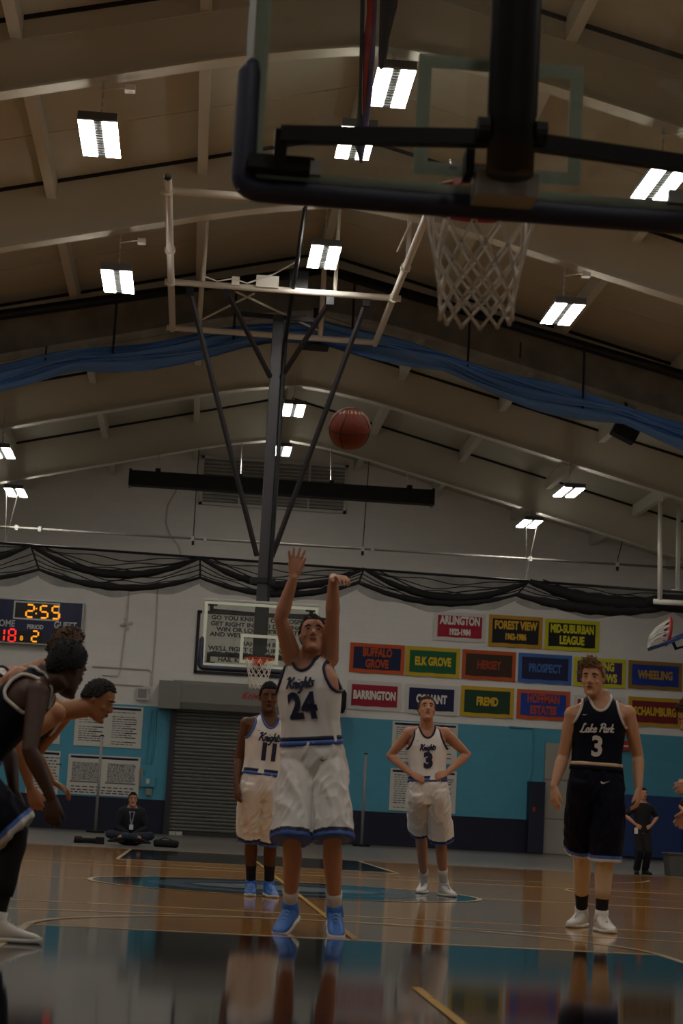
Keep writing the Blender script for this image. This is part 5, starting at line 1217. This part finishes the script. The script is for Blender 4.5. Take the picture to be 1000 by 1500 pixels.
# ---- lane players leaning in (facing across the lane)
def lane_player(label, chest, pelvis, feet, headc, hfront, skinm, hair, style, kit, trim, arms, kitm, num=None, side=1, sockm='sock_black', shoe='shoe_white', sleeve=None, sc=1.0, vox=.007, lip='lip_light', hsize=1.0):
    pel = V(pelvis); ch = V(chest); fr = V((side, 0, -.1))
    p = Person('person', label, pel, ch - pel, fr - V((0, 0, .9)), None, sc)
    p.head(headc, hfront, (0, 0, 1), None, hair, style, hair, lip, hsize, p.tp(0, .01, .53))
    for sd, (sh, el, wr, hd, pn, curl) in arms: p.arm(p.tp(sd * side * 0 + (.17 if sd < 0 else -.17), 0, .48) if sh is None else sh, el, wr, hd, pn, sd, curl, .07, .4)
    for sx, g in feet: p.leg(sx, g, (side, -.12 if sx * side < 0 else .12), 0, shoe=shoe, sock=sockm, sock_len=.2, sleeve=sleeve, bend=(side, 0, .3), lace=shoe)
    p.body(skinm, vox); p.jersey(kitm, trim); p.shorts(kit, .43, .43, 1.0)
    return p
C4 = (.35, .35, .4, .45)
lane_player('player in navy with black leggings bent forward with one arm hanging', (-1.80, 3.27, 1.25), (-2.10, 3.27, .86), ((1, V((-2.02, 3.50, .002))), (-1, V((-1.745, 3.14, .002)))), (-1.63, 3.27, 1.375), (.60, .78, -.30),
            'skin_dark', 'hair_black', 'afro', ['kit_navy', 'trim_blue', 'trim_white'], 'trim_white',
            ((1, (V((-1.75, 3.10, 1.235)), V((-1.76, 2.98, .945)), V((-1.64, 3.02, .725)), (.1, 0, -1), (.3, .9, 0), C4)), (-1, (V((-1.74, 3.46, 1.23)), V((-1.92, 3.56, .98)), V((-1.86, 3.46, .74)), (.1, 0, -1), (.3, -.9, 0), C4))), 'kit_navy', sockm='sock_black', sleeve='sock_black', lip='lip_dark', vox=.0066, hsize=1.08)
lane_player('brown haired player in white bent forward between two navy players', (-1.98, 4.22, 1.38), (-2.45, 4.22, 1.0), ((1, V((-2.32, 4.42, .002))), (-1, V((-2.30, 4.02, .002)))), (-1.70, 4.18, 1.535), (.75, .65, 0),
            'skin_light', 'hair_brown', 'messy', KW, 'trim_navy',
            ((1, (V((-1.93, 4.05, 1.37)), V((-2.05, 3.98, 1.08)), V((-2.12, 4.02, .84)), (.1, 0, -1), (.3, .9, 0), C4)), (-1, (V((-1.93, 4.40, 1.36)), V((-2.02, 4.46, 1.07)), V((-2.1, 4.42, .84)), (.1, 0, -1), (.3, -.9, 0), C4))), 'kit_white')
lane_player('crew cut player in navy bent forward with his face in profile', (-1.82, 5.08, 1.24), (-2.30, 5.08, .94), ((1, V((-2.24, 5.28, .002))), (-1, V((-2.22, 4.88, .002)))), (-1.55, 5.05, 1.325), (.9, -.12, -.42),
            'skin_tan', 'hair_dark', 'crop', ['kit_navy', 'trim_blue', 'trim_white'], 'trim_white',
            ((1, (V((-1.78, 4.90, 1.22)), V((-1.98, 4.84, 1.02)), V((-1.90, 4.88, .78)), (.4, 0, -1), (.3, .9, 0), C4)), (-1, (V((-1.77, 5.26, 1.22)), V((-1.92, 5.3, .98)), V((-1.80, 5.24, .82)), (.8, 0, -.4), (.2, -.2, -1), C4))), 'kit_navy')
lane_player('brown haired player in white bent forward on the far side of the lane', (2.22, 4.55, 1.26), (2.68, 4.55, .95), ((-1, V((2.62, 4.75, .002))), (1, V((2.60, 4.35, .002)))), (2.0, 4.5, 1.375), (-.95, -.1, -.3),
            'skin_light', 'hair_brown', 'messy', KW, 'trim_navy',
            ((-1, (V((2.17, 4.37, 1.24)), V((2.12, 4.30, .98)), V((2.0, 4.38, .985)), (-1, 0, -.1), (0, .9, -.3), C4)), (1, (V((2.17, 4.72, 1.24)), V((2.18, 4.78, .96)), V((2.05, 4.72, .85)), (-.6, 0, -.6), (0, -.9, 0), C4))), 'kit_white', side=-1)

# ---- seated photographer and standing staff member: clothes built over the same limbs
def cover(p, name, m, parts, vox=.011, sm=5, torso=None):
    mb = MB()
    if torso: mb.loft([p.tring(h, tint(h, 1) + .022, tint(h, 2) + .026) for h in torso])
    for pts, rr in parts: p.limb(mb, pts, rr)
    return put(remeshed(mb, vox, sm), name, [m], p.t, p.root)
def seated():
    g = atz(190, 1238); P = V((g.x, g.y, .12)); s_ = .98
    p = Person('person', 'man in dark jacket sitting cross-legged on the floor by the end wall', P, (0, -.12, 1), (.05, -1, 0), None, s_)
    p.head(p.tp(0, -.05, .70), (.12, -1, .05), (0, 0, 1), None, 'hair_dark', 'short', 'hair_dark', 'lip_light', 1.0)
    A = []
    for sg in (-1, 1):
        sh, el, wr = p.tp(sg * .18, 0, .47), p.tp(sg * .25, -.05, .20), p.tp(sg * .05, -.33, .12)
        p.arm(sh, el, wr, (-sg * .6, -.5, -.4), (0, .3, -1), -sg, C4, .06, .4); A.append((sh, el, wr))
    L = []
    for sg in (-1, 1):
        kn = P + V((sg * .36, -.28, .06)); an = P + V((-sg * .12, -.42, -.05)); hp_ = p.tp(sg * .09, 0, -.03)
        p.leg(sg, P + V((-sg * .28, -.50, -.075)), (-sg, -.45), .0, knee=kn, shoe='sock_black', sole='black_matte', sock=None, high=False, lace='sock_black', hip=hp_); L.append((hp_, kn, p.legR[2] if sg > 0 else p.legL[2]))
    p.body('skin_light', .009)
    cover(p, 'jacket', 'suit', [([sh + (p.tp(0, 0, .44) - sh) * .4, sh, sh.lerp(el, .5), el, el.lerp(wr, .55), wr.lerp(el, .1)], [.085, .078, .066, .06, .055, .045]) for sh, el, wr in A] + [([p.tp(0, .02, .57), p.tp(sg * .16, .01, .50)], [.06, .06]) for sg in (-1, 1)], torso=(-.06, .05, .15, .25, .35, .43, .5, .55))
    cover(p, 'jeans', 'jeans', [([hp_, hp_.lerp(kn, .5), kn, kn.lerp(an, .5), kn.lerp(an, .9)], [.10, .09, .075, .07, .055]) for hp_, kn, an in L] + [([p.tp(-.08, 0, -.02), p.tp(.08, 0, -.02)], [.115, .115])])
    mb = MB(); mb.add([p.tp(-.055, -.125, .50), p.tp(.055, -.125, .50), p.tp(.02, -.150, .24), p.tp(-.02, -.150, .24)], [(0, 1, 2, 3)]); mb.build('shirt', 'shirt_blue', p.t)
    MB().obox(p.tp(.0, -.158, .22), UX * .035, UY * .004, UZ * .045).build('badge', 'badge', p.t)
    MB().tube([p.tp(-.045, -.135, .50), p.tp(0, -.155, .26), p.tp(.045, -.135, .50)], .006, 5).build('lanyard', 'badge', p.t)
    # gear on the floor
    Pq = P; P = P - V((.14, 0, 0)); t = thing('camera_bag', 'black camera gear lying beside the seated man, lens end out', 'camera', (P.x - .55, P.y - .35, 0))
    MB().tube([(P.x - .82, P.y - .35, .06), (P.x - .70, P.y - .35, .06), (P.x - .68, P.y - .35, .05), (P.x - .42, P.y - .35, .05)], [.06, .06, .045, .045], 12).build('lens', 'black_matte', t, True)
    MB().box((P.x - .45, P.y - .42, 0), (P.x - .3, P.y - .28, .12)).build('camera_body', 'black_matte', t); MB().tube([(P.x - .83, P.y - .35, .06), (P.x - .815, P.y - .35, .06)], .05, 12).build('glass', 'alu', t)
    P = Pq; t = thing('equipment_bag', 'black equipment bag on the floor on the other side of the seated man', 'bag', (P.x + .6, P.y - .2, 0))
    MB().tube([(P.x + .42, P.y - .3, .06), (P.x + .46, P.y - .3, .065), (P.x + .82, P.y - .3, .065), (P.x + .86, P.y - .3, .06)], [.045, .065, .065, .045], 12).build('bag_body', 'black_matte', t, True)
    MB().tube([(P.x + .5, P.y - .3, .12), (P.x + .62, P.y - .32, .17), (P.x + .76, P.y - .3, .12)], .01, 6).build('strap', 'black_steel', t)
seated()

def standing(name, label, g, s_, yaw, shirt, pants, hands=True, hairm='hair_dark', shoe='sock_black'):
    P = V((g.x, g.y, .93 * s_)); f = V((math.sin(yaw), -math.cos(yaw), 0)); x = UZ.cross(f)
    p = Person(name, label, P, (0, 0, 1), f, None, s_)
    p.head(p.tp(0, -.03, .745), f, (0, 0, 1), None, hairm, 'short', hairm, 'lip_light', 1.0)
    A = []
    for sg in (-1, 1):
        sh, el, wr = p.tp(sg * .18, 0, .48), p.tp(sg * .34, .05, .27), p.tp(sg * .17, -.10, .10)
        p.arm(sh, el, wr, x * (-sg * .6) + f * .3 - UZ * .4, -f, -sg, (.5, .5, .5, .5), .05, .4); A.append((sh, el, wr))
    for sg in (-1, 1): p.leg(sg, P + x * (sg * .13 * s_) + f * .12 * s_ - UZ * (.93 * s_ - .002), tuple((f + x * sg * .3)[:2]), 0, shoe=shoe, sole='black_matte', high=False, lace=shoe)
    p.body('skin_light', .009)
    cover(p, 'shirt', shirt, [([p.tp(0, .02, .57), p.tp(sg * .16, .01, .50)], [.06 * s_, .06 * s_]) for sg in (-1, 1)] + [([sh + (p.tp(0, 0, .44) - sh) * .4, sh, sh.lerp(el, .5), sh.lerp(el, .75)], [.08 * s_, .072 * s_, .064 * s_, .064 * s_]) for sh, el, wr in A], torso=(-.06, .05, .15, .25, .35, .43, .5, .56))
    cover(p, 'trousers', pants, [([p.tp(-.06, 0, .02), p.tp(.06, 0, .02)], [.128 * s_, .128 * s_])] + [([l[0], l[0].lerp(l[1], .5), l[1], l[1].lerp(l[2], .5), l[1].lerp(l[2], .97)], [.108 * s_, .098 * s_, .082 * s_, .078 * s_, .076 * s_]) for l in (p.legL, p.legR)])
    return p
g = atz(938, 1281); q = standing('person', 'person in black shirt and trousers with hands on hips by the blue pads', g, .80, 0.1, 'black_cloth', 'black_cloth')
MB().obox(q.tp(-.17, -.13, -.03), UX * .03, UY * .004, UZ * .05).build('badge', 'badge', q.t); MB().tube([q.tp(-.15, -.13, .06), q.tp(-.17, -.132, .0)], .005, 5).build('badge_clip', 'badge', q.t)
g = atz(1024, 1289); standing('person', 'person in dark clothes and pale shoes at the edge of the wood court', g, .95, -.3, 'suit', 'suit', shoe='shoe_white')
